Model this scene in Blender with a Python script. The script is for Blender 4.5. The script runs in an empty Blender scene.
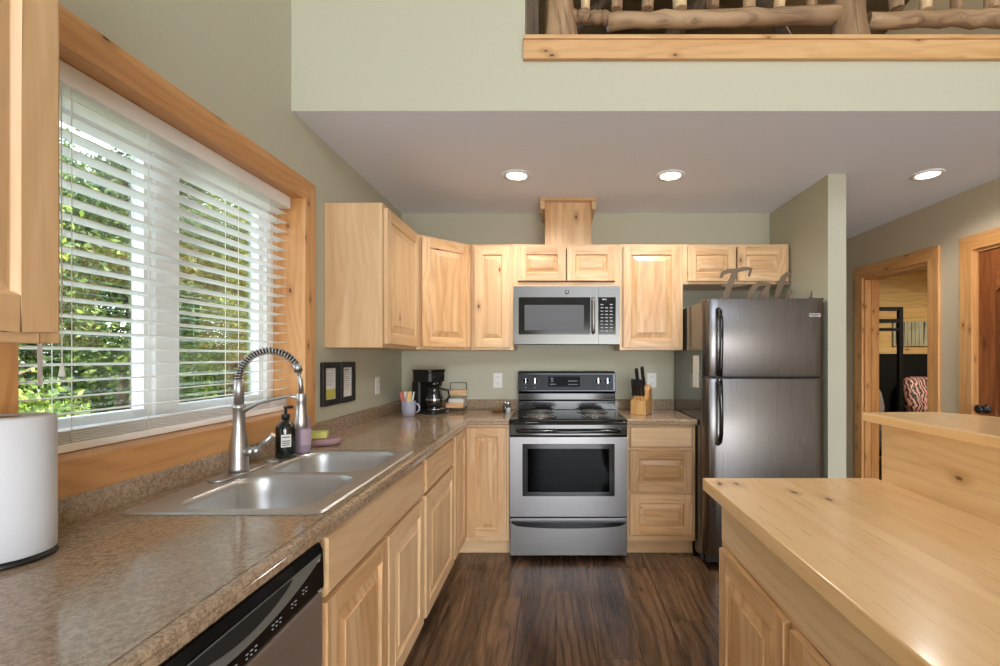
import bpy, math, random
import numpy as np
from mathutils import Matrix, Vector, Euler
random.seed(7)
S = bpy.context.scene
COL = S.collection
PI = math.pi
R = math.radians

# ------------------------------------------------------------------ camera, sky, sun, big lights, exposure
cam = bpy.data.cameras.new('camera'); co = bpy.data.objects.new('camera', cam); COL.objects.link(co)
EYE = 1.32
co.location = (0, 0, EYE); co.rotation_euler = (PI/2, 0, 0)
cam.lens = 16.63; cam.sensor_width = 36; cam.shift_x = -0.056; cam.shift_y = 0.024; cam.clip_start = 0.02
S.camera = co
S.view_settings.view_transform = 'Standard'; S.view_settings.look = 'None'
S.view_settings.gamma = 1; S.view_settings.use_curve_mapping = False
S.view_settings.exposure = 0.25
S.cycles.use_denoising = True
S.cycles.max_bounces = 10; S.cycles.diffuse_bounces = 8; S.cycles.transparent_max_bounces = 16
S.cycles.sample_clamp_indirect = 6

w = bpy.data.worlds.new('sky'); S.world = w; w.use_nodes = True
nt = w.node_tree; bg = nt.nodes['Background']
sky = nt.nodes.new('ShaderNodeTexSky'); sky.sky_type = 'NISHITA'; sky.sun_disc = False
sky.sun_elevation = R(48); sky.sun_rotation = R(90); sky.air_density = 1.0; sky.dust_density = 2.5
hs = nt.nodes.new('ShaderNodeHueSaturation'); hs.inputs['Saturation'].default_value = .5
nt.links.new(sky.outputs[0], hs.inputs['Color']); nt.links.new(hs.outputs[0], bg.inputs[0]); bg.inputs[1].default_value = 1.8

def lamp(name, kind, loc, direction, energy, color=(1, 1, 1), **kw):
    l = bpy.data.lights.new(name, kind); l.energy = energy; l.color = color
    for k, v in kw.items(): setattr(l, k, v)
    o = bpy.data.objects.new(name, l); COL.objects.link(o); o.location = loc
    o.rotation_euler = Vector(direction).to_track_quat('-Z', 'Y').to_euler()
    return o
lamp('sun', 'SUN', (0, 0, 20), (-0.62, 0.30, -0.72), 3.6, (1, .95, .85), angle=R(1))
# two added area lights behind the camera, unseen fill for the whole room
lamp('rear_low_fill', 'AREA', (1.1, -3.36, .95), (0, 1, 0.42), 145, (.95, .97, 1), shape='RECTANGLE', size=2.9, size_y=1.6)
lamp('rear_high_fill', 'AREA', (0.9, -3.36, 3.85), (0, 1, -.1), 5, (.95, .97, 1), shape='RECTANGLE', size=3.0, size_y=1.3)

# ------------------------------------------------------------------ materials
def s2l(c):
    return tuple(((x/255)/12.92 if x/255 <= .04045 else (((x/255)+.055)/1.055)**2.4) for x in c) + (1,)
class NT:
    def __init__(s, name):
        s.m = bpy.data.materials.new(name); s.m.use_nodes = True; s.t = s.m.node_tree
        s.b = s.t.nodes['Principled BSDF']; s.out = s.t.nodes['Material Output']
    def n(s, typ, **kw):
        x = s.t.nodes.new(typ)
        for k, v in kw.items(): setattr(x, k, v)
        return x
    def l(s, a, b): s.t.links.new(a, b)
    def val(s, sock, v):
        if hasattr(v, 'is_output') or isinstance(v, bpy.types.NodeSocket): s.l(v, sock)
        else: sock.default_value = v
    def math(s, op, a, b=None, c=None, clamp=False):
        x = s.n('ShaderNodeMath', operation=op); x.use_clamp = clamp
        s.val(x.inputs[0], a)
        if b is not None: s.val(x.inputs[1], b)
        if c is not None: s.val(x.inputs[2], c)
        return x.outputs[0]
    def mix(s, f, a, b, mode='MIX'):
        x = s.n('ShaderNodeMix', data_type='RGBA', blend_type=mode)
        s.val(x.inputs[0], f); s.val(x.inputs[6], a); s.val(x.inputs[7], b)
        return x.outputs[2]
    def vec(s, x, y, z=0.0):
        c = s.n('ShaderNodeCombineXYZ'); s.val(c.inputs[0], x); s.val(c.inputs[1], y); s.val(c.inputs[2], z)
        return c.outputs[0]
    def noise(s, v, scale=1, detail=2, rough=.5, dist=0):
        x = s.n('ShaderNodeTexNoise'); s.l(v, x.inputs['Vector'])
        x.inputs['Scale'].default_value = scale; x.inputs['Detail'].default_value = detail
        x.inputs['Roughness'].default_value = rough; x.inputs['Distortion'].default_value = dist
        return x.outputs['Fac']
    def ss(s, v, a, b, lo=0.0, hi=1.0):
        x = s.n('ShaderNodeMapRange', interpolation_type='SMOOTHSTEP'); s.val(x.inputs[0], v)
        for i, k in enumerate((a, b, lo, hi)): x.inputs[i+1].default_value = k
        return x.outputs[0]
    def bump(s, h, strength, dist=.002):
        x = s.n('ShaderNodeBump'); x.inputs['Strength'].default_value = strength; x.inputs['Distance'].default_value = dist
        s.l(h, x.inputs['Height']); s.l(x.outputs[0], s.b.inputs['Normal'])
def plain(name, rgb, rough=.5, metal=0, spec=.5, coat=0, noise=0, nscale=20, bump=0, trans=0, emis=0, aniso=0, alpha=1):
    t = NT(name); b = t.b
    b.inputs['Base Color'].default_value = s2l(rgb); b.inputs['Roughness'].default_value = rough
    b.inputs['Metallic'].default_value = metal; b.inputs['Specular IOR Level'].default_value = spec
    b.inputs['Coat Weight'].default_value = coat; b.inputs['Transmission Weight'].default_value = trans
    b.inputs['Alpha'].default_value = alpha
    tc = t.n('ShaderNodeTexCoord').outputs['Object']
    f = t.noise(tc, nscale, 3)
    if noise:
        c = t.mix(f, s2l([x*(1-noise) for x in rgb]), s2l([min(255, x*(1+noise)) for x in rgb])); t.l(c, b.inputs['Base Color'])
    if bump: t.bump(f, bump)
    if emis:
        b.inputs['Emission Color'].default_value = s2l(rgb); b.inputs['Emission Strength'].default_value = emis
    return t.m
def wood(name, light, mid, dark, knot=(70, 38, 20), rough=.35, knots=.5, streak=.5, plank=0, coat=.0, kscale=1.0, gap=0, bump=.15, tonevar=.35):
    t = NT(name)
    uv = t.n('ShaderNodeUVMap'); uv.uv_map = 'UVMap'
    sp = t.n('ShaderNodeSeparateXYZ'); t.l(uv.outputs[0], sp.inputs[0])
    rnd = t.n('ShaderNodeObjectInfo').outputs['Random']
    u = t.math('ADD', sp.outputs[0], t.math('MULTIPLY', rnd, 9.0)); v = t.math('ADD', sp.outputs[1], t.math('MULTIPLY', rnd, 5.0))
    tone = rnd; gapm = None
    if plank:
        q = t.math('DIVIDE', sp.outputs[1], plank); idx = t.math('FLOOR', q)
        wn = t.n('ShaderNodeTexWhiteNoise', noise_dimensions='1D'); t.l(idx, wn.inputs['W']); r = wn.outputs['Value']
        u = t.math('ADD', u, t.math('MULTIPLY', r, 7.3))
        tone = r
        fr = t.math('FRACT', q)
        if gap:
            # staggered butt joints
            uu = t.math('FRACT', t.math('DIVIDE', u, 1.25)); iu = t.math('FLOOR', t.math('DIVIDE', u, 1.25))
            wn2 = t.n('ShaderNodeTexWhiteNoise', noise_dimensions='2D'); t.l(t.vec(idx, iu), wn2.inputs['Vector']); tone = wn2.outputs['Value']
            e = t.math('MINIMUM', t.math('MINIMUM', fr, t.math('SUBTRACT', 1.0, fr)), t.math('MULTIPLY', t.math('MINIMUM', uu, t.math('SUBTRACT', 1.0, uu)), 1.25/plank))
            gapm = t.ss(e, gap*.3, gap, 1.0, 0.0)
            v = t.math('ADD', v, t.math('MULTIPLY', tone, 3.0))
    n1 = t.noise(t.vec(t.math('MULTIPLY', u, 1.1), t.math('MULTIPLY', v, 8.0)), 1, 4, .55, .8)
    warp = t.noise(t.vec(t.math('MULTIPLY', u, .9), t.math('MULTIPLY', v, 3.0), 3.3), 1, 2, .5, .3)
    ring = t.math('SINE', t.math('ADD', t.math('MULTIPLY', v, 125.0), t.math('MULTIPLY', warp, 48.0)))
    ring = t.ss(ring, -.2, 1.0)
    fine = t.noise(t.vec(t.math('MULTIPLY', u, 5.0), t.math('MULTIPLY', v, 160.0)), 1, 3, .6)
    c = t.mix(t.ss(n1, .34, .66), s2l(light), s2l(mid))
    g = t.math('MULTIPLY', t.math('MULTIPLY', ring, t.ss(fine, .3, .7)), streak)
    c = t.mix(g, c, s2l(dark))
    st = t.ss(n1, .66, .80, 0.0, streak); c = t.mix(st, c, s2l(dark))
    hs = t.n('ShaderNodeHueSaturation'); t.l(c, hs.inputs['Color'])
    t.l(t.math('ADD', t.math('MULTIPLY', tone, tonevar), 1.0-tonevar*.5), hs.inputs['Value']); c = hs.outputs[0]
    if knots:
        vo = t.n('ShaderNodeTexVoronoi', voronoi_dimensions='2D'); vo.inputs['Scale'].default_value = 1
        wob = t.noise(t.vec(t.math('MULTIPLY', u, 30.0), t.math('MULTIPLY', v, 60.0)), 1, 2)
        t.l(t.vec(t.math('MULTIPLY', u, 3.2*kscale), t.math('MULTIPLY', v, 6.5*kscale)), vo.inputs['Vector'])
        d = t.math('ADD', vo.outputs['Distance'], t.math('MULTIPLY', wob, .06))
        cs = t.n('ShaderNodeSeparateXYZ'); t.l(vo.outputs['Color'], cs.inputs[0])
        on = t.math('LESS_THAN', cs.outputs[0], knots)
        halo = t.math('MULTIPLY', t.ss(d, .07, .28, .55, 0.0), on)
        c = t.mix(halo, c, s2l(dark))
        core = t.math('MULTIPLY', t.ss(d, .05, .10, .9, 0.0), on); c = t.mix(core, c, s2l(knot))
    if gapm is not None: c = t.mix(gapm, c, s2l([x*.35 for x in dark]))
    t.l(c, t.b.inputs['Base Color'])
    t.l(t.math('ADD', t.math('MULTIPLY', fine, .12), rough-.05), t.b.inputs['Roughness'])
    t.b.inputs['Coat Weight'].default_value = coat; t.b.inputs['Coat Roughness'].default_value = .12
    if bump: t.bump(t.math('SUBTRACT', fine, gapm) if gapm is not None else fine, bump, .001)
    return t.m
def brushed(name, rgb=(190, 188, 186), rough=.28, scl=(2, 2, 160), var=.10):
    t = NT(name)
    tc = t.n('ShaderNodeTexCoord').outputs['Object']; mp = t.n('ShaderNodeMapping'); t.l(tc, mp.inputs[0]); mp.inputs['Scale'].default_value = scl
    f = t.noise(mp.outputs[0], 1, 3, .6)
    t.l(t.mix(f, s2l([x*(1-var) for x in rgb]), s2l([min(255, x*(1+var*.5)) for x in rgb])), t.b.inputs['Base Color'])
    t.l(t.math('ADD', t.math('MULTIPLY', f, .05), rough-.025), t.b.inputs['Roughness'])
    t.b.inputs['Metallic'].default_value = 1
    return t.m
def glass(name, tint=(255, 255, 255), refl=.06, rough=0.0):
    t = NT(name); tr = t.n('ShaderNodeBsdfTransparent'); tr.inputs[0].default_value = s2l(tint)
    gl = t.n('ShaderNodeBsdfGlossy'); gl.inputs['Roughness'].default_value = rough
    lw = t.n('ShaderNodeLayerWeight'); lw.inputs['Blend'].default_value = .25
    mx = t.n('ShaderNodeMixShader'); t.l(t.math('ADD', t.math('MULTIPLY', lw.outputs['Fresnel'], .7 if refl > 0 else .35), refl, clamp=True), mx.inputs[0])
    t.l(tr.outputs[0], mx.inputs[1]); t.l(gl.outputs[0], mx.inputs[2]); t.l(mx.outputs[0], t.out.inputs[0])
    return t.m
def granite(name):
    t = NT(name); tc = t.n('ShaderNodeTexCoord').outputs['Object']
    a = t.noise(tc, 95, 4, .7, .6); b = t.noise(tc, 230, 3, .7); c0 = t.noise(tc, 9, 3, .6, 1.0)
    c = t.mix(t.ss(a, .38, .62), s2l((136, 114, 92)), s2l((178, 156, 130)))
    c = t.mix(t.ss(b, .52, .68, 0, .6), c, s2l((108, 84, 66)))
    c = t.mix(t.ss(b, .30, .44, .5, 0), c, s2l((196, 176, 150)))
    c = t.mix(t.ss(c0, .45, .7, 0, .25), c, s2l((150, 112, 82)))
    t.l(c, t.b.inputs['Base Color']); t.b.inputs['Roughness'].default_value = .12
    t.b.inputs['Specular IOR Level'].default_value = .6
    t.bump(b, .03, .0005)
    return t.m
def leafmat(name, a, b, c3):
    t = NT(name); g = t.n('ShaderNodeNewGeometry').outputs['Random Per Island']
    c = t.mix(t.ss(g, 0, .7), s2l(a), s2l(b)); c = t.mix(t.ss(g, .75, 1.0), c, s2l(c3)); t.l(c, t.b.inputs['Base Color'])
    t.b.inputs['Roughness'].default_value = .5
    tl = t.n('ShaderNodeBsdfTranslucent'); t.l(c, tl.inputs[0]); mx = t.n('ShaderNodeMixShader'); mx.inputs[0].default_value = .35
    t.l(t.b.outputs[0], mx.inputs[1]); t.l(tl.outputs[0], mx.inputs[2]); t.l(mx.outputs[0], t.out.inputs[0])
    return t.m

M_WALL = plain('sage_wall_paint', (190, 188, 168), .65, noise=.015, nscale=60, bump=.05, spec=.25)
M_WALL2 = plain('hall_wall_paint', (198, 184, 160), .65, noise=.015, nscale=60, bump=.05, spec=.25)
M_CEIL = plain('ceiling_paint', (232, 236, 246), .8, noise=.01, nscale=40, spec=.2)
M_FLOOR = wood('dark_floor_planks', (116, 88, 64), (78, 57, 41), (38, 27, 20), knots=.14, rough=.27, streak=.95, plank=.19, gap=.012, bump=.25, tonevar=.35, coat=.1)
M_CAB = wood('natural_cabinet_wood', (223, 189, 146), (208, 169, 124), (170, 126, 84), knots=.04, rough=.36, streak=.22, coat=.08, tonevar=.14)
M_CABR = wood('rustic_cabinet_wood', (222, 185, 140), (202, 157, 109), (148, 100, 60), knots=.12, rough=.36, streak=.42, coat=.08, tonevar=.16)
M_PINE = wood('knotty_pine_top', (245, 208, 156), (237, 193, 136), (200, 142, 88), knots=.42, rough=.28, streak=.05, bump=.02, plank=.135, coat=.25, tonevar=.08)
M_PINEB = wood('knotty_pine_board', (230, 204, 162), (220, 188, 142), (176, 128, 80), knots=.4, rough=.36, streak=.3, tonevar=.06, coat=.08)
M_TRIM = wood('honey_pine_trim', (218, 166, 110), (202, 146, 88), (160, 102, 54), knots=.42, rough=.38, streak=.4, kscale=1.4, tonevar=.1, coat=.05)
M_LOG = wood('peeled_log', (184, 152, 118), (146, 114, 84), (84, 60, 42), knots=.3, rough=.6, streak=.7, bump=.6)
M_LOGD = wood('weathered_log', (120, 100, 82), (92, 74, 58), (48, 36, 28), knots=.2, rough=.7, streak=.7, bump=.6)
M_DOOR = wood('red_brown_door', (166, 100, 56), (140, 78, 40), (90, 46, 24), knots=.2, rough=.35, streak=.5, coat=.1)
M_TONG = wood('tongue_and_groove_pine', (206, 176, 120), (190, 156, 98), (140, 104, 56), knots=.2, rough=.5, streak=.35, plank=.18, tonevar=.2)
M_CNT = granite('brown_granite_laminate')
M_SS = brushed('brushed_steel', (138, 136, 136), .32, (160, 160, 2), .05)
M_SSH = brushed('brushed_steel_horizontal', (138, 136, 134), .32, (2, 2, 120), .04)
M_MW = brushed('microwave_steel', (112, 111, 108), .33, (2, 2, 120), .04)
M_FR = brushed('fridge_steel', (128, 125, 125), .28, (120, 120, 1.5), .035)
M_SINK = brushed('satin_sink_steel', (200, 200, 198), .40, (60, 60, 60), .05)
M_NICK = brushed('brushed_nickel', (184, 182, 180), .40, (40, 40, 40), .05)
M_CHR = plain('polished_chrome', (225, 225, 225), .1, 1)
M_BLK = plain('gloss_black', (12, 12, 13), .12, spec=.6)
M_BLKM = plain('satin_black', (22, 21, 21), .42)
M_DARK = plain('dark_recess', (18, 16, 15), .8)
M_WHT = plain('white_plastic', (232, 232, 230), .4)
M_BLIND = plain('white_blind_slat', (244, 245, 244), .4, spec=.4)
M_VINYL = plain('white_vinyl', (240, 241, 240), .4)
M_GLASS = glass('window_glass', (244, 248, 246), .02)
M_OVENG = glass('oven_door_glass', (120, 122, 124), .0, .02)
M_GREYP = plain('oven_cavity_enamel', (44, 47, 50), .6)
M_PAPER = plain('white_paper', (226, 226, 222), .7)
M_TOWEL = plain('paper_towel', (206, 209, 216), .9, noise=.015, nscale=40, bump=.25)
M_CARD = plain('cardboard_tube', (150, 120, 90), .9)
M_LAMP = plain('lamp_glow', (255, 244, 224), .5, emis=9)
M_GRND = plain('forest_ground', (132, 130, 96), .95, noise=.3, nscale=3)
M_BARK = plain('tree_bark', (88, 74, 58), .95, noise=.3, nscale=14, bump=.5)
M_LEAF1 = leafmat('bright_leaves', (70, 96, 34), (122, 142, 52), (190, 196, 96))
M_LEAF2 = leafmat('deep_leaves', (44, 66, 30), (80, 104, 44), (138, 154, 74))
M_MARK = plain('pale_printed_mark', (165, 170, 176), .5)
M_GREY = plain('grey_lens', (108, 108, 104), .22, spec=.6)

# ------------------------------------------------------------------ mesh builder
class MB:
    def __init__(s): s.v = []; s.f = []; s.m = []; s.uv = []; s.sm = []; s.M = Matrix.Identity(4)
    def add(s, vs, fs, mat=0, grain=0, smooth=False, off=None):
        if off is None: off = (random.uniform(0, 20), random.uniform(0, 20))
        b = len(s.v); a1, a2 = [i for i in range(3) if i != grain]
        for f in fs:
            s.f.append([b+i for i in f]); s.m.append(mat); s.sm.append(smooth)
            P = [vs[i] for i in f]
            ext = [max(p[k] for p in P)-min(p[k] for p in P) for k in range(3)]
            if ext[grain] < 1e-5: s.uv.append([(p[a1]+off[0], p[a2]*.3+off[1]) for p in P])
            elif ext[a1] < 1e-5: s.uv.append([(p[grain]+off[0], p[a2]+off[1]) for p in P])
            elif ext[a2] < 1e-5: s.uv.append([(p[grain]+off[0], p[a1]+off[1]) for p in P])
            else: s.uv.append([(p[grain]+off[0], p[a1]+p[a2]+off[1]) for p in P])
        s.v += [s.M @ Vector(p) for p in vs]
        return s
    def box(s, x0, x1, y0, y1, z0, z1, mat=0, grain=None, off=None):
        if grain is None:
            e = (abs(x1-x0), abs(y1-y0), abs(z1-z0)); grain = e.index(max(e))
        vs = [(x, y, z) for x in (x0, x1) for y in (y0, y1) for z in (z0, z1)]
        fs = [(0, 1, 3, 2), (4, 6, 7, 5), (0, 4, 5, 1), (2, 3, 7, 6), (0, 2, 6, 4), (1, 5, 7, 3)]
        return s.add(vs, fs, mat, grain, off=off)
    def ringstack(s, rings, mat=0, grain=2, caps=True, smooth=True, closed=True):
        n = len(rings[0]); vs = [p for r in rings for p in r]; fs = []
        for i in range(len(rings)-1):
            for j in range(n if closed else n-1):
                k = (j+1) % n; fs.append((i*n+j, i*n+k, (i+1)*n+k, (i+1)*n+j))
        s.add(vs, fs, mat, grain, smooth, off=(3.1, 4.2))
        if caps:
            s.add(list(rings[0]), [tuple(reversed(range(n)))], mat, grain); s.add(list(rings[-1]), [tuple(range(n))], mat, grain)
        return s
    def lathe(s, prof, c=(0, 0, 0), n=24, mat=0, caps=True, sx=1, sy=1):
        rings = [[(c[0]+r*sx*math.cos(2*PI*j/n), c[1]+r*sy*math.sin(2*PI*j/n), c[2]+z) for j in range(n)] for r, z in prof]
        return s.ringstack(rings, mat, 2, caps)
    def tube(s, path, r, n=10, mat=0, caps=True, grain=None):
        P = [Vector(p) for p in path]; rr = r if isinstance(r, (list, tuple)) else [r]*len(P)
        rings = []; up = None
        for i, p in enumerate(P):
            d = (P[min(i+1, len(P)-1)]-P[max(i-1, 0)]).normalized()
            if up is None: up = Vector((0, 0, 1)) if abs(d.z) < .9 else Vector((1, 0, 0))
            a = d.cross(up).normalized(); b2 = a.cross(d).normalized(); up = b2
            rings.append([tuple(p+a*rr[i]*math.cos(2*PI*j/n)+b2*rr[i]*math.sin(2*PI*j/n)) for j in range(n)])
        if grain is None:
            D = P[-1]-P[0]; e = [abs(D.x), abs(D.y), abs(D.z)]; grain = e.index(max(e))
        return s.ringstack(rings, mat, grain, caps)
    def prism(s, poly, axis, a, b, mat=0, grain=None, smooth=False):
        # poly: 2-D points in the two other axes, extruded along axis
        o = [i for i in range(3) if i != axis]
        def P(p, h):
            q = [0, 0, 0]; q[o[0]] = p[0]; q[o[1]] = p[1]; q[axis] = h; return tuple(q)
        n = len(poly); vs = [P(p, a) for p in poly]+[P(p, b) for p in poly]
        g = axis if grain is None else grain; off = (random.uniform(0, 9), random.uniform(0, 9))
        s.add(vs, [(i, (i+1) % n, (i+1) % n+n, i+n) for i in range(n)], mat, g, smooth, off)
        s.add(vs, [tuple(reversed(range(n))), tuple(range(n, 2*n))], mat, g, False, off)
        return s
    def sphere(s, c, r, mat=0, n=16, m=10, sc=(1, 1, 1)):
        rings = []
        for i in range(m+1):
            t = PI*i/m; q = max(math.sin(t), .001)
            rings.append([(c[0]+sc[0]*r*q*math.cos(2*PI*j/n), c[1]+sc[1]*r*q*math.sin(2*PI*j/n), c[2]-sc[2]*r*math.cos(t)) for j in range(n)])
        return s.ringstack(rings, mat, 2, True)
    def build(s, name, mats, parent=None, origin=(0, 0, 0), bevel=0, rot=None):
        me = bpy.data.meshes.new(name)
        me.from_pydata([tuple(p) for p in s.v], [], s.f)
        if not isinstance(mats, (list, tuple)): mats = [mats]
        for m in mats: me.materials.append(m)
        me.polygons.foreach_set('material_index', s.m); me.polygons.foreach_set('use_smooth', s.sm)
        uvl = me.uv_layers.new(name='UVMap')
        uvl.data.foreach_set('uv', [c for f in s.uv for p in f for c in p])
        me.validate(); me.update()
        import bmesh
        bm = bmesh.new(); bm.from_mesh(me); bmesh.ops.remove_doubles(bm, verts=bm.verts, dist=1e-6)
        bmesh.ops.recalc_face_normals(bm, faces=bm.faces); bm.to_mesh(me); bm.free()
        o = bpy.data.objects.new(name, me); COL.objects.link(o); o.parent = parent
        if parent is None and origin != (0, 0, 0):
            me.transform(Matrix.Translation(-Vector(origin))); o.location = origin
        elif parent is not None and parent.type == 'EMPTY' and tuple(parent.location) != (0, 0, 0):
            me.transform(Matrix.Translation(-parent.location))
        elif parent is not None:
            pl = WORLD.get(parent.name, Vector((0, 0, 0))); me.transform(Matrix.Translation(-pl))
        WORLD[o.name] = Vector(origin) if parent is None else (WORLD.get(parent.name, Vector((0, 0, 0))))
        if bevel:
            b = o.modifiers.new('bevel', 'BEVEL'); b.width = bevel; b.segments = 2; b.limit_method = 'ANGLE'; b.angle_limit = R(40)
            b.harden_normals = False
        return o
WORLD = {}
def thing(name, label, cat, loc, group=None):
    o = bpy.data.objects.new(name, None); COL.objects.link(o); o.location = loc; o.empty_display_size = .05
    WORLD[o.name] = Vector(loc); o['label'] = label; o['category'] = cat
    if group: o['group'] = group
    return o
def tag(o, label, cat, group=None, kind=None):
    o['label'] = label; o['category'] = cat
    if group: o['group'] = group
    if kind: o['kind'] = kind
    return o
def struct(o): o['kind'] = 'structure'; return o
def one(name, mb, mats, label, cat, origin, group=None, bevel=0):
    return tag(mb.build(name, mats, None, origin, bevel), label, cat, group)
def B(*a, **k): return MB().box(*a, **k)
def text_mb(txt, size, M, depth=.0006, mat=0, align='CENTER'):
    c = bpy.data.curves.new('t', 'FONT'); c.body = txt; c.size = size; c.extrude = depth; c.align_x = align; c.align_y = 'CENTER'; c.resolution_u = 2
    o = bpy.data.objects.new('t', c); me = bpy.data.meshes.new_from_object(o)
    mb = MB(); mb.M = M; mb.add([tuple(v.co) for v in me.vertices], [tuple(p.vertices) for p in me.polygons], mat)
    bpy.data.objects.remove(o); bpy.data.curves.remove(c); bpy.data.meshes.remove(me)
    return mb
FACE_Y = Matrix.Rotation(PI/2, 4, 'X')                                  # text plane facing -Y
FACE_X = Matrix.Rotation(PI/2, 4, 'Z') @ Matrix.Rotation(PI/2, 4, 'X')   # text plane facing +X
def T(x, y, z): return Matrix.Translation((x, y, z))
def merge(a, b):
    n = len(a.v); a.v += b.v; a.f += [[i+n for i in f] for f in b.f]; a.m += b.m; a.uv += b.uv; a.sm += b.sm
    return a

# ------------------------------------------------------------------ the setting
XL, YB, XR, CH = -1.22, 3.655, 2.80, 2.455
YR, TOP = -3.4, 5.0
YF = 2.13                                       # loft front
WIN = (1.033, 2.21, 1.068, 2.08)                # y0 y1 z0 z1
WIN_O = WIN
struct(MB().box(-1.4, 7, YR, 7, -.12, 0, grain=1, off=(0, 0)).build('floor', M_FLOOR))
m = MB(); t0, t1 = XL-.15, XL
m.box(t0, t1, YR, WIN[0]-.02, 0, TOP); m.box(t0, t1, WIN[1]+.02, YB+.12, 0, TOP); m.box(t0, t1, WIN[0]-.02, WIN[1]+.02, 0, WIN[2]-.02); m.box(t0, t1, WIN[0]-.02, WIN[1]+.02, WIN[3]+.02, TOP)
struct(m.build('wall_left', M_WALL))
struct(B(XL, 1.690, YB, YB+.12, 0, CH).build('wall_back', M_WALL))
struct(B(1.690, 1.803, 2.87, 6.0, 0, CH).build('wall_hall_left', M_WALL))
struct(B(1.803, XR, 6.0, 6.1, 0, CH).build('wall_hall_end', M_WALL2))
# right wall with the two door openings
D1 = (3.46, 4.20); D2 = (2.27, 3.09); DH = 2.035
m = MB(); a, b = XR, XR+.12
m.box(a, b, YR, D2[0], 0, TOP); m.box(a, b, D2[1], D1[0], 0, TOP); m.box(a, b, D1[1], 6.1, 0, TOP)
m.box(a, b, D2[0], D2[1], DH, TOP); m.box(a, b, D1[0], D1[1], DH, TOP)
struct(m.build('wall_right', M_WALL2))
struct(B(XL, XR, YF+.001, 6.0, CH, CH+.03).build('ceiling', M_CEIL))
m = MB(); m.box(XL, XR, YF, YF+.12, CH+.0005, 2.767); m.box(XL, -.143, YF, YF+.12, 2.767, TOP)
struct(m.build('wall_loft_front', M_WALL))
struct(B(XL, XR, YF+.12, 6.0, 2.67, 2.767, grain=0).build('floor_loft', M_TONG))
struct(B(XL-.15, XR+.12, YR, 6.1, TOP, TOP+.1, grain=0).build('ceiling_vault', plain('vault_paint', (196, 192, 178), .8)))
m = MB(); m.box(XL, XR, YR-.12, YR, 1.85, 3.1); m.box(XL, XR, YR-.12, YR, 4.5, TOP); m.box(XL, -.4, YR-.12, YR, 0, 1.85); m.box(2.6, XR, YR-.12, YR, 0, 1.85); m.box(XL, -.65, YR-.12, YR, 3.1, 4.5); m.box(2.45, XR, YR-.12, YR, 3.1, 4.5)
struct(m.build('wall_rear', M_WALL))
# the loft room, seen in glimpses past the rail
struct(B(XL, XR, 5.2, 5.3, 2.767, TOP).build('wall_loft_back', M_LOGD))
struct(B(.15, .46, 4.0, 4.1, 2.7675, 4.04).build('wall_loft_partition', M_WALL))
struct(B(-.142, -.085, YF+.121, YF+.20, 2.7675, 4.5, grain=2).build('trim_11', M_LOGD))
m = MB(); m.add([(-.14, YF+.12, 4.55), (XR, YF+.12, 4.55), (XR, 5.2, 3.7), (-.14, 5.2, 3.7), (-.14, YF+.12, 4.6), (XR, YF+.12, 4.6), (XR, 5.2, 3.75), (-.14, 5.2, 3.75)],
      [(0, 1, 2, 3), (4, 5, 6, 7), (0, 1, 5, 4), (2, 3, 7, 6), (1, 2, 6, 5), (0, 3, 7, 4)], grain=0)
struct(m.build('ceiling_loft', wood('dark_loft_boards', (104, 86, 62), (84, 68, 48), (50, 38, 26), knots=.2, plank=.2, tonevar=.3)))
# trim: loft fascia
m = MB(); m.box(-.15, XR, YF-.025, YF, 2.682, 2.768, grain=0); m.box(-.15, XR, YF-.032, YF+.14, 2.768, 2.787, grain=0)
struct(m.build('trim_1', M_TRIM2 if False else wood('fascia_pine', (214, 172, 122), (202, 154, 102), (160, 110, 64), knots=.5, rough=.4, streak=.3, kscale=1.5, tonevar=0), bevel=.003))
# window casing (picture frame), jambs
def casing(name, fx, y0, y1, z0, z1, wdt, mat, side, bottom=True, thick=.02, bw=None):
    m = MB(); x0, x1 = (fx, fx+thick*side) if side > 0 else (fx-thick, fx)
    bw = bw or wdt
    def q(pts, g):
        vs = [(x0, p[0], p[1]) for p in pts]+[(x1, p[0], p[1]) for p in pts]
        m.add(vs, [(0, 1, 2, 3), (4, 5, 6, 7), (0, 1, 5, 4), (1, 2, 6, 5), (2, 3, 7, 6), (3, 0, 4, 7)], grain=g)
    zb = z0-bw if bottom else z0; yb = wdt if bottom else 0
    q([(y0-wdt, zb), (y0, z0), (y0, z1), (y0-wdt, z1+wdt)], 2)
    q([(y1+wdt, zb), (y1, z0), (y1, z1), (y1+wdt, z1+wdt)], 2)
    q([(y0-wdt, z1+wdt), (y0, z1), (y1, z1), (y1+wdt, z1+wdt)], 1)
    if bottom: q([(y0-wdt, zb), (y0, z0), (y1, z0), (y1+wdt, zb)], 1)
    if not bottom:
        m.v = [Vector((p.x, p.y, max(p.z, 0.001))) for p in m.v]
    return m
struct(casing('trim_2', XL, *WIN_O[:2], WIN_O[2], WIN_O[3], .095, M_TRIM, 1, bw=.093).build('trim_2', M_TRIM, bevel=.003))
m = MB(); y0, y1, z0, z1 = WIN; xf = -1.36
m.box(xf-.01, XL+.004, y0-.02, y0, z0-.02, z1+.02); m.box(xf-.01, XL+.004, y1, y1+.02, z0-.02, z1+.02)
m.box(xf-.01, XL+.004, y0, y1, z1, z1+.02, grain=1); m.box(xf-.01, XL+.004, y0, y1, z0-.02, z0, grain=1)
struct(m.build('trim_3', M_TRIM))
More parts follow.
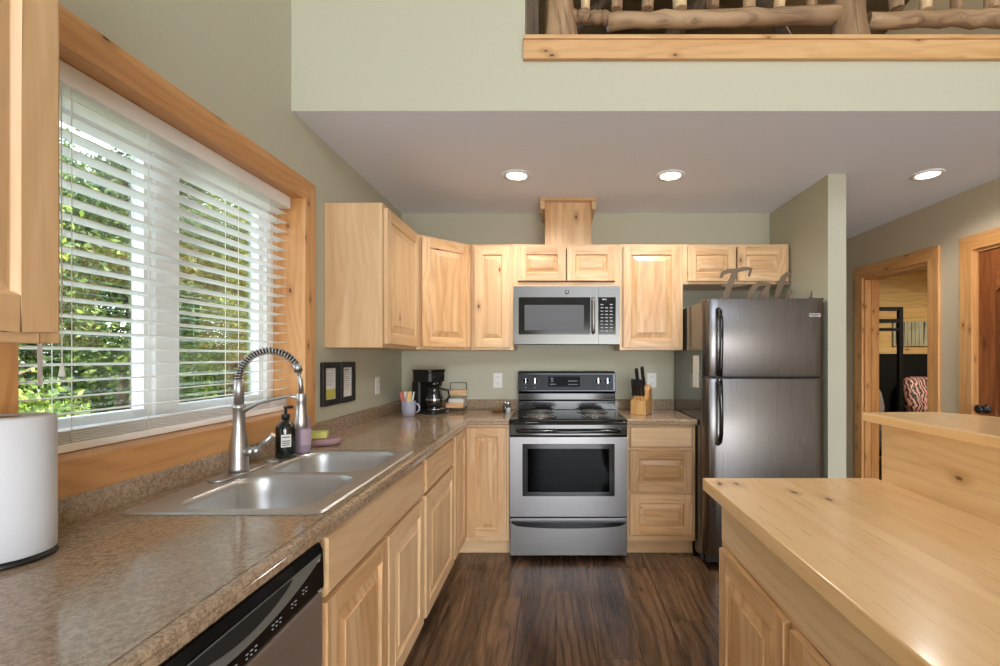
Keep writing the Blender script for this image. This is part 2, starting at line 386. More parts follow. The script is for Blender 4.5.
# the vinyl slider window
wf = struct(MB().build('window_1', M_VINYL)) if False else None
m = MB(); xa, xb = -1.42, -1.352; F = .05
m.box(xa, xb, y0, y0+F, z0, z1); m.box(xa, xb, y1-F, y1, z0, z1); m.box(xa, xb, y0+F, y1-F, z0, z0+F); m.box(xa, xb, y0+F, y1-F, z1-F, z1)
ym = 1.60
m.box(xa, xb-.005, ym-.035, ym+.05, z0+F, z1-F)
win = struct(m.build('window_1', M_VINYL, bevel=.002))
m = MB(); s = .03
for (ya, yb, dx) in ((y0+F, ym-.035, 0), (ym+.05, y1-F, 0)):
    m.box(xa+.012, xb-.018, ya, ya+s, z0+F, z1-F); m.box(xa+.012, xb-.018, yb-s, yb, z0+F, z1-F)
    m.box(xa+.012, xb-.018, ya+s, yb-s, z0+F, z0+F+s); m.box(xa+.012, xb-.018, ya+s, yb-s, z1-F-s, z1-F)
o = m.build('window_sash', M_VINYL, win); o['kind'] = 'structure'
o = MB().box(-1.395, -1.391, y0+F+s, ym-.035-s, z0+F+s, z1-F-s).box(-1.395, -1.391, ym+.05+s, y1-F-s, z0+F+s, z1-F-s).build('window_pane', M_GLASS, win); o['kind'] = 'structure'

# doors
struct(casing('trim_4', XR, D1[0], D1[1], 0, DH, .10, M_TRIM, -1, bottom=False).build('trim_4', M_TRIM, bevel=.003))
struct(casing('trim_5', XR, D2[0], D2[1], 0, DH, .10, M_TRIM, -1, bottom=False).build('trim_5', M_TRIM, bevel=.003))
for i, d in enumerate((D1, D2)):
    m = MB(); j0, j1 = XR-.002, XR+.125
    m.box(j0, j1, d[0]-.001, d[0]+.018, 0.001, DH); m.box(j0, j1, d[1]-.018, d[1]+.001, 0.001, DH); m.box(j0, j1, d[0]+.018, d[1]-.018, DH-.018, DH, grain=1)
    m.box(XR+(.05 if i == 0 else .047), XR+.09, d[1]-.03, d[1]-.018, 0.001, DH-.018); m.box(XR+(.05 if i == 0 else .047), XR+.09, d[0]+.018, d[0]+.03, 0.001, DH-.018)
    struct(m.build('trim_%d' % (6+i), M_TRIM))
o = B(XR+.055, XR+.075, D1[1]-.021, D1[1]-.0175, .92, 1.0).build('strike_plate', M_BLKM); struct(o)
# door_1: closed, two panel with arched top panel, in the opening nearest the camera
def arch(y0, y1, z0, z1, rise, n=10):
    pts = [(y0, z0), (y1, z0)]
    for i in range(n+1):
        t = i/n; y = y1+(y0-y1)*t; pts.append((y, z1+rise*math.sin(PI*t)**1.0))
    return pts
m = MB(); xf = XR+.008; y0, y1 = D2[0]+.02, D2[1]-.02; z1 = DH-.022; z0 = .008
m.box(xf+.014, xf+.038, y0, y1, z0, z1, grain=2)
st = .115
for (ya, yb) in ((y0, y0+st), (y1-st, y1)): m.box(xf, xf+.014, ya, yb, z0, z1)
m.box(xf, xf+.014, y0+st, y1-st, z0, z0+.22, grain=1); m.box(xf, xf+.014, y0+st, y1-st, .80, .95, grain=1)
# arched top rail
n = 12; L = []; 
for i in range(n+1):
    t = i/n; y = (y0+st)+(y1-y0-2*st)*t; L.append((y, 1.74+.12*math.sin(PI*t)))
m.prism([(y0+st, z1), *L, (y1-st, z1)], 0, xf, xf+.014, grain=1)
for poly in (arch(y0+st+.03, y1-st-.03, .98, 1.70, .11), [(y0+st+.03, .25), (y1-st-.03, .25), (y1-st-.03, .77), (y0+st+.03, .77)]):
    m.prism(poly, 0, xf+.004, xf+.015, grain=2)
d = struct(m.build('door_1', M_DOOR, bevel=.004))
hb = MB(); hb.M = T(xf, y1-.06, .98) @ Matrix.Rotation(-PI/2, 4, 'Y'); hb.lathe([(.03, 0), (.03, .006), (.012, .01), (.01, .035), (.026, .045), (.03, .058), (.02, .068), (.001, .07)])
o = hb.build('door_handle', M_BLKM, d); o['kind'] = 'structure'

# ------------------------------------------------------------------ bedroom through the open door
struct(B(XR+.12, 7, 6.0, 6.1, 0, CH, grain=0, off=(0, 0)).build('wall_bedroom_back', M_TONG))
struct(B(6.9, 7, 2.4, 6.0, 0, CH, grain=1, off=(0, 0)).build('wall_bedroom_right', M_TONG))
struct(B(XR+.12, 7, 2.3, 2.4, 0, CH, grain=0, off=(0, 0)).build('wall_bedroom_front', M_TONG))
struct(B(XR+.12, 7, 2.3, 6.1, CH, CH+.05).build('ceiling_bedroom', M_CEIL))
lamp('bedroom_fill', 'AREA', (4.6, 4.2, CH-.03), (0, 0, -1), 60, (1, .86, .66), shape='DISK', size=.4)  # unseen area light added to brighten the bedroom

# ------------------------------------------------------------------ outdoors
struct(B(-30, -1.6, -10, 35, -.7, -.5).build('ground', M_GRND))
def tree(name, x, y, h, r, n, mat, label, low=.0, trunk=True, seed=0, size=.075):
    rg = np.random.default_rng(seed)
    e = thing(name, label, 'tree', (x, y, -.5), 'trees outside the kitchen window')
    tb = MB(); pts = [(x+.05*math.sin(k*1.7+seed), y+.05*math.cos(k*1.3+seed), -.5+h*.9*k/6) for k in range(7)]
    tb.tube(pts, [.12-.015*k for k in range(7)], 9)
    for k in range(9):
        a = rg.uniform(0, 2*PI); zz = -.5+h*rg.uniform(.15, .8); L = r*rg.uniform(.5, .9)
        tb.tube([(x, y, zz), (x+L*.5*math.cos(a), y+L*.5*math.sin(a), zz+.15*L), (x+L*math.cos(a), y+L*math.sin(a), zz+.4*L)], [.04, .025, .01], 6)
    tb.build('trunk', M_BARK, e)
    # leaves in clumps
    nc = 60; t = rg.uniform(0, 1, nc); ang = rg.uniform(0, 2*PI, nc); rad = r*.8*np.sqrt(rg.uniform(.1, 1, nc))*(1-.45*t**2)
    C = np.stack([x+rad*np.cos(ang), y+rad*np.sin(ang), -.5+low+(h-low)*t], 1)
    idx = rg.integers(0, nc, n); P = C[idx]+rg.normal(0, 1, (n, 3))*np.array([.20, .20, .20])*r/1.2
    d = np.hypot(P[:, 0]-x, P[:, 1]-y); k = np.minimum(1, r*1.08/np.maximum(d, 1e-6)); P[:, 0] = x+(P[:, 0]-x)*k; P[:, 1] = y+(P[:, 1]-y)*k
    a = rg.normal(0, 1, (n, 3)); a /= np.linalg.norm(a, axis=1)[:, None]; b = rg.normal(0, 1, (n, 3)); b = np.cross(a, b); b /= np.linalg.norm(b, axis=1)[:, None]
    s = (size*rg.uniform(.6, 1.3, n))[:, None]
    V = np.stack([P-a*s, P+b*s*.45, P+a*s, P-b*s*.45], 1).reshape(-1, 3)-np.array([x, y, -.5])
    me = bpy.data.meshes.new('foliage'); me.vertices.add(4*n); me.vertices.foreach_set('co', V.ravel())
    me.loops.add(4*n); me.loops.foreach_set('vertex_index', np.arange(4*n)); me.polygons.add(n)
    me.polygons.foreach_set('loop_start', np.arange(0, 4*n, 4)); me.polygons.foreach_set('loop_total', np.full(n, 4)); me.materials.append(mat); me.update(); me.validate()
    o = bpy.data.objects.new('foliage', me); COL.objects.link(o); o.parent = e
    return e
T_ = [(-6.2, 4.6, 4.4, 1.0, 'leafy green tree outside behind the left window pane'), (-6.4, 6.9, 4.6, 1.1, 'leafy tree outside left of the white window mullion'),
      (-6.5, 9.4, 4.8, 1.2, 'yellow-green leafy tree outside behind the window mullion'), (-6.5, 12.1, 5.2, 1.3, 'green tree outside behind the right window pane'),
      (-6.5, 15.0, 5.6, 1.4, 'leafy tree outside near the far window jamb')]
for i, (x, y, h, r, lb) in enumerate(T_): tree('leafy_tree', x, y, h, r, 26000, M_LEAF1 if i % 2 == 0 else M_LEAF2, lb, seed=i+1, size=.048)
T2 = [(-10.4, 5.6, 6.6, 1.7), (-10.4, 9.2, 6.2, 1.75), (-10.4, 12.9, 7.2, 1.8), (-10.4, 16.7, 7.4, 1.85), (-10.4, 20.6, 8.0, 1.9)]
L2 = ['taller dark tree outside, leftmost of the row further back', 'dark tree outside, second from left in the back row', 'dark tree outside, middle of the back row', 'dark tree outside, second from the right in the back row', 'tall dark tree outside, last of the back row towards the far jamb']
for i, (x, y, h, r) in enumerate(T2): tree('leafy_tree', x, y, h, r, 26000, M_LEAF2, L2[i], seed=20+i, size=.08)

# ------------------------------------------------------------------ window blind
bl = thing('window_blind', 'white horizontal slat blind hanging in the kitchen window', 'blind', (-1.30, 1.62, WIN[2]))
y0, y1 = WIN[0]+.012, WIN[1]-.012
B(-1.335, -1.262, y0, y1, 2.024, 2.079).build('headrail', M_BLIND, bl, bevel=.002)
def slat(y0, y1, z, tilt=0.0, name='slat'):
    m = MB(); pr = []
    for k in range(5):
        a = -.025+.05*k/4; pr.append((a, .0022*(1-(a/.025)**2)))
    poly = [(a*math.cos(tilt), p+a*math.sin(tilt)) for a, p in pr]+[(a*math.cos(tilt), p+a*math.sin(tilt)-.0026) for a, p in reversed(pr)]
    m.M = T(-1.305, 0, z); m.prism(poly, 1, y0, y1)
    return m.build(name, M_BLIND, bl)
z = 2.0
while z > 1.15:
    slat(y0, y1, z, R(5)); z -= .0437
for k in range(6): slat(y0, y1, 1.098+k*.0058)
B(-1.332, -1.278, y0, y1, 1.070, 1.093).build('bottom_rail', M_BLIND, bl, bevel=.003)
for yy in (1.22, 1.45, 1.86, 2.06):
    m = MB()
    for dx in (-.0262, .0262): m.tube([(-1.305+dx, yy, 1.09), (-1.305+dx, yy, 2.03)], .0011, 5)
    m.build('ladder_cord', M_BLIND, bl)
MB().tube([(-1.262, 1.13, 1.25), (-1.264, 1.13, 2.03)], .0045, 8).build('tilt_wand', M_BLIND, bl)
MB().tube([(-1.262, 1.18, 1.30), (-1.264, 1.18, 2.03)], .0015, 6).tube([(-1.262, 1.18, 1.30), (-1.262, 1.18, 1.27)], [.003, .007], 8).build('lift_cord', M_BLIND, bl)

# ------------------------------------------------------------------ cabinets
def door_mb(w, h, rail=.058, t=.02, mat=0, pg=2):
    """raised panel door, local: x 0..w, z 0..h, back at y=0, front towards -y"""
    m = MB()
    m.box(0, rail, -t, 0, 0, h, mat, 2); m.box(w-rail, w, -t, 0, 0, h, mat, 2)
    m.box(rail, w-rail, -t, 0, 0, rail, mat, 0); m.box(rail, w-rail, -t, 0, h-rail, h, mat, 0)
    m.box(rail, w-rail, -.008, -.001, rail, h-rail, mat, pg)
    # ogee sticking on the inner edge
    def ring(a, ya, b, yb, g=None, fill=False):
        P = [(a, ya, a), (w-a, ya, a), (w-a, ya, h-a), (a, ya, h-a)]; Q = [(b, yb, b), (w-b, yb, b), (w-b, yb, h-b), (b, yb, h-b)]
        off = (random.uniform(0, 9), random.uniform(0, 9))
        for i in range(4):
            j = (i+1) % 4; m.add([P[i], P[j], Q[j], Q[i]], [(0, 1, 2, 3)], mat, pg if g == 2 else (2 if i % 2 else 0), off=off)
        if fill: m.add(Q, [(0, 1, 2, 3)], mat, pg, off=off)
    ring(rail, -t, rail+.007, -.009)
    bw = min(.034, (min(w, h)-2*rail)*.17)
    ring(rail+.007, -.009, rail+.009+bw, -t+.002, 2)
    ring(rail+.009+bw, -t+.002, rail+.012+bw, -t-.001, 2, True)
    return m
def slab_mb(w, h, t=.02):
    m = MB(); e = .007
    m.box(0, w, -t+e, 0, 0, h, 0, 0)
    P = [(0, -t+e, 0), (w, -t+e, 0), (w, -t+e, h), (0, -t+e, h)]; Q = [(e, -t, e), (w-e, -t, e), (w-e, -t, h-e), (e, -t, h-e)]
    off = (random.uniform(0, 9), random.uniform(0, 9))
    for i in range(4): m.add([P[i], P[(i+1) % 4], Q[(i+1) % 4], Q[i]], [(0, 1, 2, 3)], 0, 0, off=off)
    m.add(Q, [(0, 1, 2, 3)], 0, 0, off=off)
    return m
def place(m, M):
    m.v = [M @ v for v in m.v]; return m
def frontM(kind, pos):
    """cabinet frame: local x along the face, -y out of it"""
    if kind == 'back': return T(*pos)                                           # faces -Y
    if kind == 'left': return T(*pos) @ Matrix.Rotation(PI/2, 4, 'Z')            # faces +X, local x -> +Y
    if kind == 'right': return T(*pos) @ Matrix.Rotation(-PI/2, 4, 'Z')          # faces -X, local x -> -Y
    return T(*pos) @ Matrix.Rotation(kind, 4, 'Z')
def cabinet(label, kind, pos, w, h, depth, fronts, base=False, mats=None, nm=None, toe_dark=False, rows=()):
    """fronts: list of (type, x0, x1, z0, z1) in local coords"""
    Mx = frontM(kind, pos)
    c = Mx @ Vector((w/2, depth/2, 0))
    e = thing(nm or ('base_cabinet' if base else 'wall_cabinet'), label, 'cabinet', tuple(c))
    z0 = .105 if base else 0
    m = MB(); sw = .032
    m.box(0, .016, .019, depth, z0, h, 0, 2); m.box(w-.016, w, .019, depth, z0, h, 0, 2)
    m.box(.016, w-.016, .019, depth, z0, z0+.016, 0, 0)
    m.box(.016, w-.016, depth-.008, depth, z0, h, 0, 2)
    if not base: m.box(.016, w-.016, .019, depth, h-.016, h, 0, 0)
    m.box(0, sw, 0, .019, z0, h, 0, 2); m.box(w-sw, w, 0, .019, z0, h, 0, 2)
    m.box(sw, w-sw, 0, .019, z0, z0+.035, 0, 0); m.box(sw, w-sw, 0, .019, h-.035, h, 0, 0)
    for r in rows: m.box(sw, w-sw, 0, .019, r-.018, r+.018, 0, 0)
    place(m, Mx).build('cabinet_body', M_CAB, e, bevel=.0012)
    if base:
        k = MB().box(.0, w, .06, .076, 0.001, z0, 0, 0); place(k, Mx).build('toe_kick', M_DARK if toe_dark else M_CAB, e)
    for i, f in enumerate(fronts):
        ty, x0, x1, za, zb = f[:5]
        d = door_mb(x1-x0, zb-za, pg=0 if ty == 'pdrawer' or zb-za < .3 else 2) if ty in ('door', 'pdrawer') else slab_mb(x1-x0, zb-za)
        place(d, Mx @ T(x0, -.0005, za)).build({'door': 'door', 'pdrawer': 'drawer', 'slab': 'drawer', 'false': 'false_front'}[ty], f[5] if len(f) > 5 else M_CAB, e, bevel=.0018)
    return e
BH = .875
UB, UH = 1.37, .762
# near left wall cabinet (face X=-.90)
cabinet('pale wooden wall cabinet at top left corner, left of the window', 'left', (-.90, .08, 1.345), .758, .80, .318,
        [('door', .02, .372, .018, .78), ('door', .386, .738, .018, .78)])
# upper run
cabinet('wooden wall cabinet on the left wall, nearest to the window', 'left', (-.915, 2.43, UB), .61, UH, .303, [('door', .022, .588, .02, UH-.02)])
# diagonal corner cabinet
e = thing('wall_cabinet', 'diagonal corner wall cabinet with one door above the coffee maker', 'cabinet', (-1.0, 3.4, UB))
m = MB(); poly = [(XL+.002, 3.045), (-.915, 3.045), (-.612, 3.348), (-.612, YB-.002), (XL+.002, YB-.002)]
m.prism(poly, 2, UB, UB+UH, grain=2); m.build('cabinet_body', M_CAB, e, bevel=.0015)
Mx = T(-.915, 3.045, UB) @ Matrix.Rotation(PI/4, 4, 'Z')
L = .303*math.sqrt(2)
place(door_mb(L-.05, UH-.04), Mx @ T(.025, -.001, .02)).build('door', M_CABR, e, bevel=.0018)
FY = 3.330
cabinet('narrow wooden wall cabinet left of the microwave', 'back', (-.61, FY, UB), .304, UH, .32, [('door', .024, .282, .02, UH-.02)])
cabinet('short two-door wall cabinet above the microwave', 'back', (-.305, FY, 1.825), .762, UB+UH-1.825, .32,
        [('door', .03, .376, .042, .290, M_CABR), ('door', .384, .732, .042, .290, M_CABR)])
cabinet('tall wooden wall cabinet between microwave and fridge', 'back', (.458, FY, UB), .456, UH, .32, [('door', .024, .432, .02, UH-.02, M_CABR)])
cabinet('short two-door wall cabinet above the refrigerator', 'back', (.915, FY, 1.845), .762, UB+UH-1.845, .32,
        [('door', .03, .376, .02, .268, M_CABR), ('door', .386, .732, .02, .268, M_CABR)])
# vent chase box on top
e = thing('vent_cover', 'wooden vent cover box between microwave cabinet and ceiling', 'vent cover', (.09, 3.5, UB+UH))
B(-.08, .255, FY+.01, YB-.001, UB+UH+.001, CH-.001, grain=2).build('box', M_CABR, e, bevel=.002)
m = MB(); zc = CH-.001
for (a, b) in (((-.115, -.08), 0), ((.255, .29), 1)):
    x0, x1 = a; xo = x0 if b == 0 else x1; xi = x1 if b == 0 else x0
    m.prism([(xo, zc), (xi, zc), (xi, zc-.075), (xo+(.006 if b == 0 else -.006), zc-.075), (xo, zc-.02)], 1, FY-.03, YB-.001, grain=1)
m.box(-.115, .29, FY-.055, FY+.01, zc-.018, zc, grain=0);
m.build('crown_moulding', M_CAB, e, bevel=.002)

# base run left (face X=-.59, doors .02 thick -> frame at -.61)
FX = -.61
cabinet('wooden base cabinet nearest the camera, left of the dishwasher', 'left', (FX, -.05, 0), .61, BH, .60, [('slab', .02, .59, .70, .85), ('door', .02, .59, .13, .685)], True, toe_dark=True)
cabinet('wide wooden sink base cabinet with two doors and false front', 'left', (FX, 1.172, 0), .91, BH, .60,
        [('false', .02, .89, .70, .855), ('door', .02, .448, .13, .685, M_CABR), ('door', .462, .89, .13, .685)], True, toe_dark=True, rows=(.692,))
cabinet('wooden base cabinet with one drawer over one door, right of the sink', 'left', (FX, 2.084, 0), .608, BH, .60,
        [('slab', .02, .588, .70, .855, M_CABR), ('door', .02, .588, .13, .685)], True, toe_dark=True, rows=(.692,))
# corner base
e = thing('base_cabinet', 'L-shaped corner base cabinet left of the stove', 'cabinet', (-.9, 3.4, 0))
m = MB(); FYB = 3.055
m.prism([(XL+.002, 2.694), (FX, 2.694), (FX, FYB), (-.308, FYB), (-.308, YB-.002), (XL+.002, YB-.002)], 2, .105, BH, grain=2)
m.build('cabinet_body', M_CAB, e, bevel=.001)
m = MB(); m.box(FX-.076, FX-.06, 2.694, FYB+.06, .001, .105); m.box(FX-.06, -.308, FYB+.06, FYB+.076, .001, .105)
m.build('toe_kick', M_CAB, e)
place(door_mb(.325, .725), frontM('left', (FX, 2.71, .13)) @ T(0, -.0005, 0)).build('door', M_CABR, e, bevel=.0018)
place(door_mb(.262, .725), T(-.588, FYB-.0005, .13)).build('door', M_CABR, e, bevel=.0018)
cabinet('wooden base cabinet with three drawers right of the stove', 'back', (.465, FYB, 0), .456, BH, .595,
        [('slab', .022, .434, .725, .86), ('pdrawer', .022, .434, .435, .705, M_CABR), ('pdrawer', .022, .434, .15, .415, M_CABR)], True, rows=(.715, .425))

# ------------------------------------------------------------------ countertops
CT = .91; CB = .8755
XE = -.567; YE = 3.005
SK = (1.195, 2.01, -1.14, -.612)          # sink y0 y1 x0 x1
ct = thing('countertop', 'brown granite-look L-shaped countertop along the window and back wall', 'countertop', (-.9, 1.8, CB))
m = MB(); xw = XL+.001; n0 = XE-.03
hy0, hy1, hx0, hx1 = SK[0]+.012, SK[1]-.012, SK[2]+.012, SK[3]-.012
m.box(xw, n0, -.05, hy0, CB, CT); m.box(xw, hx0, hy0, hy1, CB, CT); m.box(hx1, n0, hy0, hy1, CB, CT); m.box(xw, n0, hy1, YB-.001, CB, CT)
m.box(n0, -.308, YE+.03, YB-.001, CB, CT)
def nose(m, pts):
    """sweep of the rolled edge: pts = [(x,y, outward normal)] inner line"""
    prof = [(0, CT), (.010, CT+.0035), (.018, CT+.0035), (.026, CT-.001), (.030, CT-.009), (.026, CT-.0105), (.030, CT-.013), (.030, CT-.029), (.026, CT-.034), (0, CT-.034)]
    rings = [[(p[0]+q[0]*a, p[1]+q[1]*a, z) for a, z in prof] for p, q in pts]
    m.ringstack(rings, 0, 1, True, False)
nose(m, [((n0, -.05), (1, 0)), ((n0, YE+.03), (1, -1)), ((-.308, YE+.03), (0, -1))])
m.build('worktop', M_CNT, ct)
m = MB(); SH = .985; 
m.prism([(xw, CT+.0005), (xw+.02, CT+.0005), (xw+.02, SH-.012), (xw+.015, SH-.003), (xw+.008, SH), (xw, SH)], 1, -.05, YB-.001, grain=1)
m.prism([(YB-.001, CT+.0005), (YB-.021, CT+.0005), (YB-.021, SH-.012), (YB-.016, SH-.003), (YB-.009, SH), (YB-.001, SH)], 0, xw+.02, -.308, grain=0)
m.build('backsplash', M_CNT, ct)
ct = thing('countertop', 'short brown granite-look countertop under the knife block', 'countertop', (.69, 3.3, CB))
m = MB(); m.box(.461, .92, YE+.03, YB-.001, CB, CT); nose(m, [((.461, YE+.03), (0, -1)), ((.92, YE+.03), (0, -1))])
m.build('worktop', M_CNT, ct)
MB().prism([(YB-.001, CT+.0005), (YB-.021, CT+.0005), (YB-.021, SH-.012), (YB-.016, SH-.003), (YB-.009, SH), (YB-.001, SH)], 0, .461, .92, grain=0).build('backsplash', M_CNT, ct)

# ------------------------------------------------------------------ sink
def rrect(x0, x1, y0, y1, r, n=6):
    P = []
    for cx, cy, a0 in ((x1-r, y1-r, 0), (x0+r, y1-r, PI/2), (x0+r, y0+r, PI), (x1-r, y0+r, 3*PI/2)):
        for k in range(n+1): a = a0+PI/2*k/n; P.append((cx+r*math.cos(a), cy+r*math.sin(a)))
    return P
sk = thing('kitchen_sink', 'stainless steel double bowl sink set into the countertop', 'sink', ((SK[2]+SK[3])/2, (SK[0]+SK[1])/2, CT))
yc = 1.603
bowls = [(-1.045, -.665, SK[0]+.035, yc-.018), (-1.045, -.665, yc+.018, SK[1]-.035)]
zt = CT+.006
# rim as a grid with two rounded holes: triangulated by bmesh
import bmesh
bm = bmesh.new()
def loopv(pts, z):
    vs = [bm.verts.new((p[0], p[1], z)) for p in pts]; return [bm.edges.new((vs[i], vs[(i+1) % len(vs)])) for i in range(len(vs))]
E = loopv(rrect(SK[2]+.006, SK[3]-.006, SK[0]+.006, SK[1]-.006, .02), zt)
for b in bowls: E += loopv(rrect(*b[:2], *b[2:], .085), zt)
bmesh.ops.triangle_fill(bm, use_beauty=True, use_dissolve=False, edges=E)
m = MB(); bm.verts.index_update()
m.add([tuple(v.co) for v in bm.verts], [tuple(v.index for v in f.verts) for f in bm.faces], 0, 1); bm.free()
r1 = [(p[0], p[1], zt) for p in rrect(SK[2]+.006, SK[3]-.006, SK[0]+.006, SK[1]-.006, .02)]
r2 = [(p[0], p[1], CT+.001) for p in rrect(SK[2], SK[3], SK[0], SK[1], .025)]
m.ringstack([r1, r2], 0, 1, False)
m.build('rim', M_SINK, sk)
for bx0, bx1, by0, by1 in bowls:
    m = MB(); rings = []
    for dz, ins, r in ((0, 0, .085), (-.004, .004, .083), (-.02, .008, .08), (-.14, .022, .075), (-.165, .035, .07), (-.178, .06, .06), (-.182, .10, .05)):
        rings.append([(p[0], p[1], zt+dz) for p in rrect(bx0+ins, bx1-ins, by0+ins, by1-ins, r, 8)])
    m.ringstack(rings, 0, 1, False); m.add(rings[-1], [tuple(range(len(rings[-1])))], 0, 1)
    bw = m.build('bowl', M_SINK, sk)
    MB().lathe([(.045, .0), (.043, .004), (.030, .002), (.028, -.002), (.001, -.002)], ((bx0+bx1)/2, (by0+by1)/2, zt-.1815)).build('drain', M_CHR, bw)

# ------------------------------------------------------------------ faucet
fx, fy = -1.098, 1.60
fa = thing('kitchen_faucet', 'brushed nickel spring-neck faucet standing behind the sink', 'faucet', (fx, fy, zt))
m = MB(); m.ringstack([[(p[0], p[1], zt+z) for p in rrect(fx-.03+i, fx+.03-i, fy-.125+i, fy+.125-i, .029-i)] for z, i in ((0.0005, 0), (.006, 0), (.009, .004))])
m.build('base_plate', M_NICK, fa)
MB().lathe([(.031, .009), (.031, .02), (.029, .03), (.030, .06), (.028, .10), (.022, .135), (.0185, .16), (.0185, .225), (.020, .227), (.020, .235), (.0185, .237), (.0175, .24)], (fx, fy, zt), 28).build('body', M_NICK, fa)
MB().lathe([(.0155, .24), (.0155, .325), (.012, .328)], (fx, fy, zt), 20).build('riser', M_NICK, fa)
# spring arch
hx = .205; zb = zt+.328; apex = 1.350-.008
N = 40; arc = []
for i in range(N+1):
    t = i/N; a = PI*(1-t*.86); cxx = hx*.53
    arc.append((fx+cxx+cxx*math.cos(a), fy-.005*t, zb+(apex-zb)*math.sin(a) if True else 0))
MB().tube(arc, .008, 10).build('hose', M_BLKM, fa)
pts = []; turns = 26
for i in range(turns*12+1):
    s = i/(turns*12); k = s*N; j = min(int(k), N-1); f = k-j
    p = Vector(arc[j]).lerp(Vector(arc[j+1]), f); d = (Vector(arc[j+1])-Vector(arc[j])).normalized(); q = Vector((0, 1, 0)); q2 = d.cross(q)
    a = 2*PI*turns*s; rr = .0115
    pts.append(tuple(p+q*rr*math.cos(a)+q2*rr*math.sin(a)))
MB().tube(pts, .0021, 6).build('spring', M_NICK, fa)
ex, ez = arc[-1][0], arc[-1][2]
hx2 = ex+.012
MB().tube([(ex-.006, fy-.005, ez+.012), (ex+.003, fy-.005, ez-.016)], .0135, 14).build('collar', M_NICK, fa)
MB().tube([(ex+.002, fy-.005, ez-.012), (hx2-.003, fy-.005, ez-.05), (hx2, fy-.005, ez-.095)], .0075, 12).build('down_pipe', M_NICK, fa)
zh = ez-.09
MB().lathe([(.014, 0), (.016, -.003), (.016, -.03), (.0145, -.033), (.017, -.06), (.021, -.10), (.021, -.118), (.018, -.122), (.001, -.122)], (hx2, fy-.005, zh), 24).build('spray_head', M_NICK, fa)
aw = [(fx+.012, fy, zt+.215), (fx+.03, fy, zt+.226), (fx+.07, fy, zt+.246), (fx+.12, fy, zt+.258), (fx+.17, fy, zh-.012), (hx2-.014, fy-.004, zh-.014)]
MB().tube(aw, [.009, .007, .006, .006, .006, .006], 10).build('holder_arm', M_NICK, fa)
m = MB(); m.tube([(fx+.02, fy, zt+.075), (fx+.055, fy, zt+.08)], [.016, .014], 16); m.sphere((fx+.06, fy, zt+.08), .017); m.tube([(fx+.06, fy, zt+.085), (fx+.085, fy, zt+.105), (fx+.118, fy, zt+.135)], [.006, .008, .009], 12)
m.build('lever', M_NICK, fa)
one('sink_hole_cap', MB().lathe([(.024, 0.0005), (.024, .004), (.018, .008), (.001, .009)], (-1.098, 1.785, zt)), M_NICK, 'small round nickel cap on the sink deck by the black bottle', 'cap', (-1.098, 1.785, zt))

# ------------------------------------------------------------------ soap bottles, sponge
sx, sy = -1.093, 1.868
e = thing('soap_dispenser', 'dark glass pump bottle with small label behind the sink', 'bottle', (sx, sy, zt))
MB().lathe([(.034, 0.0005), (.037, .004), (.037, .115), (.034, .128), (.020, .142), (.014, .148), (.014, .158), (.001, .158)], (sx, sy, zt), 24).build('bottle', plain('dark_green_glass', (20, 24, 18), .08, spec=.7), e)
m = MB(); m.lathe([(.016, .155), (.016, .172), (.006, .175), (.005, .198), (.001, .198)], (sx, sy, zt), 16); m.tube([(sx-.008, sy+.006, zt+.200), (sx+.034, sy-.014, zt+.204)], .006, 8)
m.build('pump', M_BLKM, e)
m = MB(); rr = .0374; A = [R(-85+7*k) for k in range(9)]
m.add([(sx+rr*math.cos(a), sy+rr*math.sin(a), zt+z) for z in (.045, .095) for a in A], [(i, i+1, i+10, i+9) for i in range(8)])
for zz in (.052, .060, .068, .083):
    m.add([(sx+.0378*math.cos(a), sy+.0378*math.sin(a), zt+z) for z in (zz, zz+.0035) for a in A[1:8]], [(i, i+1, i+8, i+7) for i in range(6)], 1)
m.build('label', [M_PAPER, M_BLKM], e)
px, py = -1.072, 1.955
e = thing('dish_soap', 'lilac dish soap bottle behind the black pump bottle', 'bottle', (px, py, zt))
M_LIL = plain('lilac_soap', (152, 134, 150), .25, spec=.6)
MB().lathe([(.028, 0.0005), (.033, .006), (.034, .04), (.031, .09), (.033, .13), (.024, .155), (.013, .165), (.013, .175), (.001, .175)], (px, py, zt), 22, sy=.75).build('bottle', M_LIL, e)
MB().lathe([(.015, .17), (.014, .195), (.009, .205), (.001, .206)], (px, py, zt), 16).build('cap', M_WHT, e)
m = MB(); A = [R(-80+12*k) for k in range(9)]
m.add([(px+.0345*math.cos(a), py+.0262*math.sin(a), zt+z) for z in (.035, .10) for a in A], [(i, i+1, i+10, i+9) for i in range(8)])
m.build('label', plain('mauve_label', (176, 152, 166), .5), e)
gx, gy = -1.085, 2.15
m = MB(); m.M = T(gx, gy, CT) @ Matrix.Rotation(R(20), 4, 'Z')
m.ringstack([[(p[0], p[1], z) for p in rrect(-.082+i, .082-i, -.05+i, .05-i, .045-i*.9)] for z, i in ((0.0005, .012), (.008, .002), (.018, 0), (.028, .004), (.034, .012))])
one('sponge_tray', m, plain('mauve_silicone', (150, 118, 122), .6), 'mauve oval tray holding the yellow sponge', 'tray', (gx, gy, CT), bevel=.0)
m = MB(); m.M = T(gx-.025, gy-.01, CT+.035) @ Matrix.Rotation(R(20), 4, 'Z')
m.box(-.048, .048, -.032, .032, 0, .022, 0); m.box(-.048, .048, -.032, .032, .022, .030, 1)
one('sponge', m, [plain('yellow_sponge', (198, 192, 110), .95, noise=.1, nscale=200, bump=.6), plain('green_scour', (180, 184, 100), .95, noise=.15, nscale=200, bump=.6)], 'yellow-green kitchen sponge lying on the mauve tray', 'sponge', (gx-.035, gy-.02, CT+.035), bevel=.004)

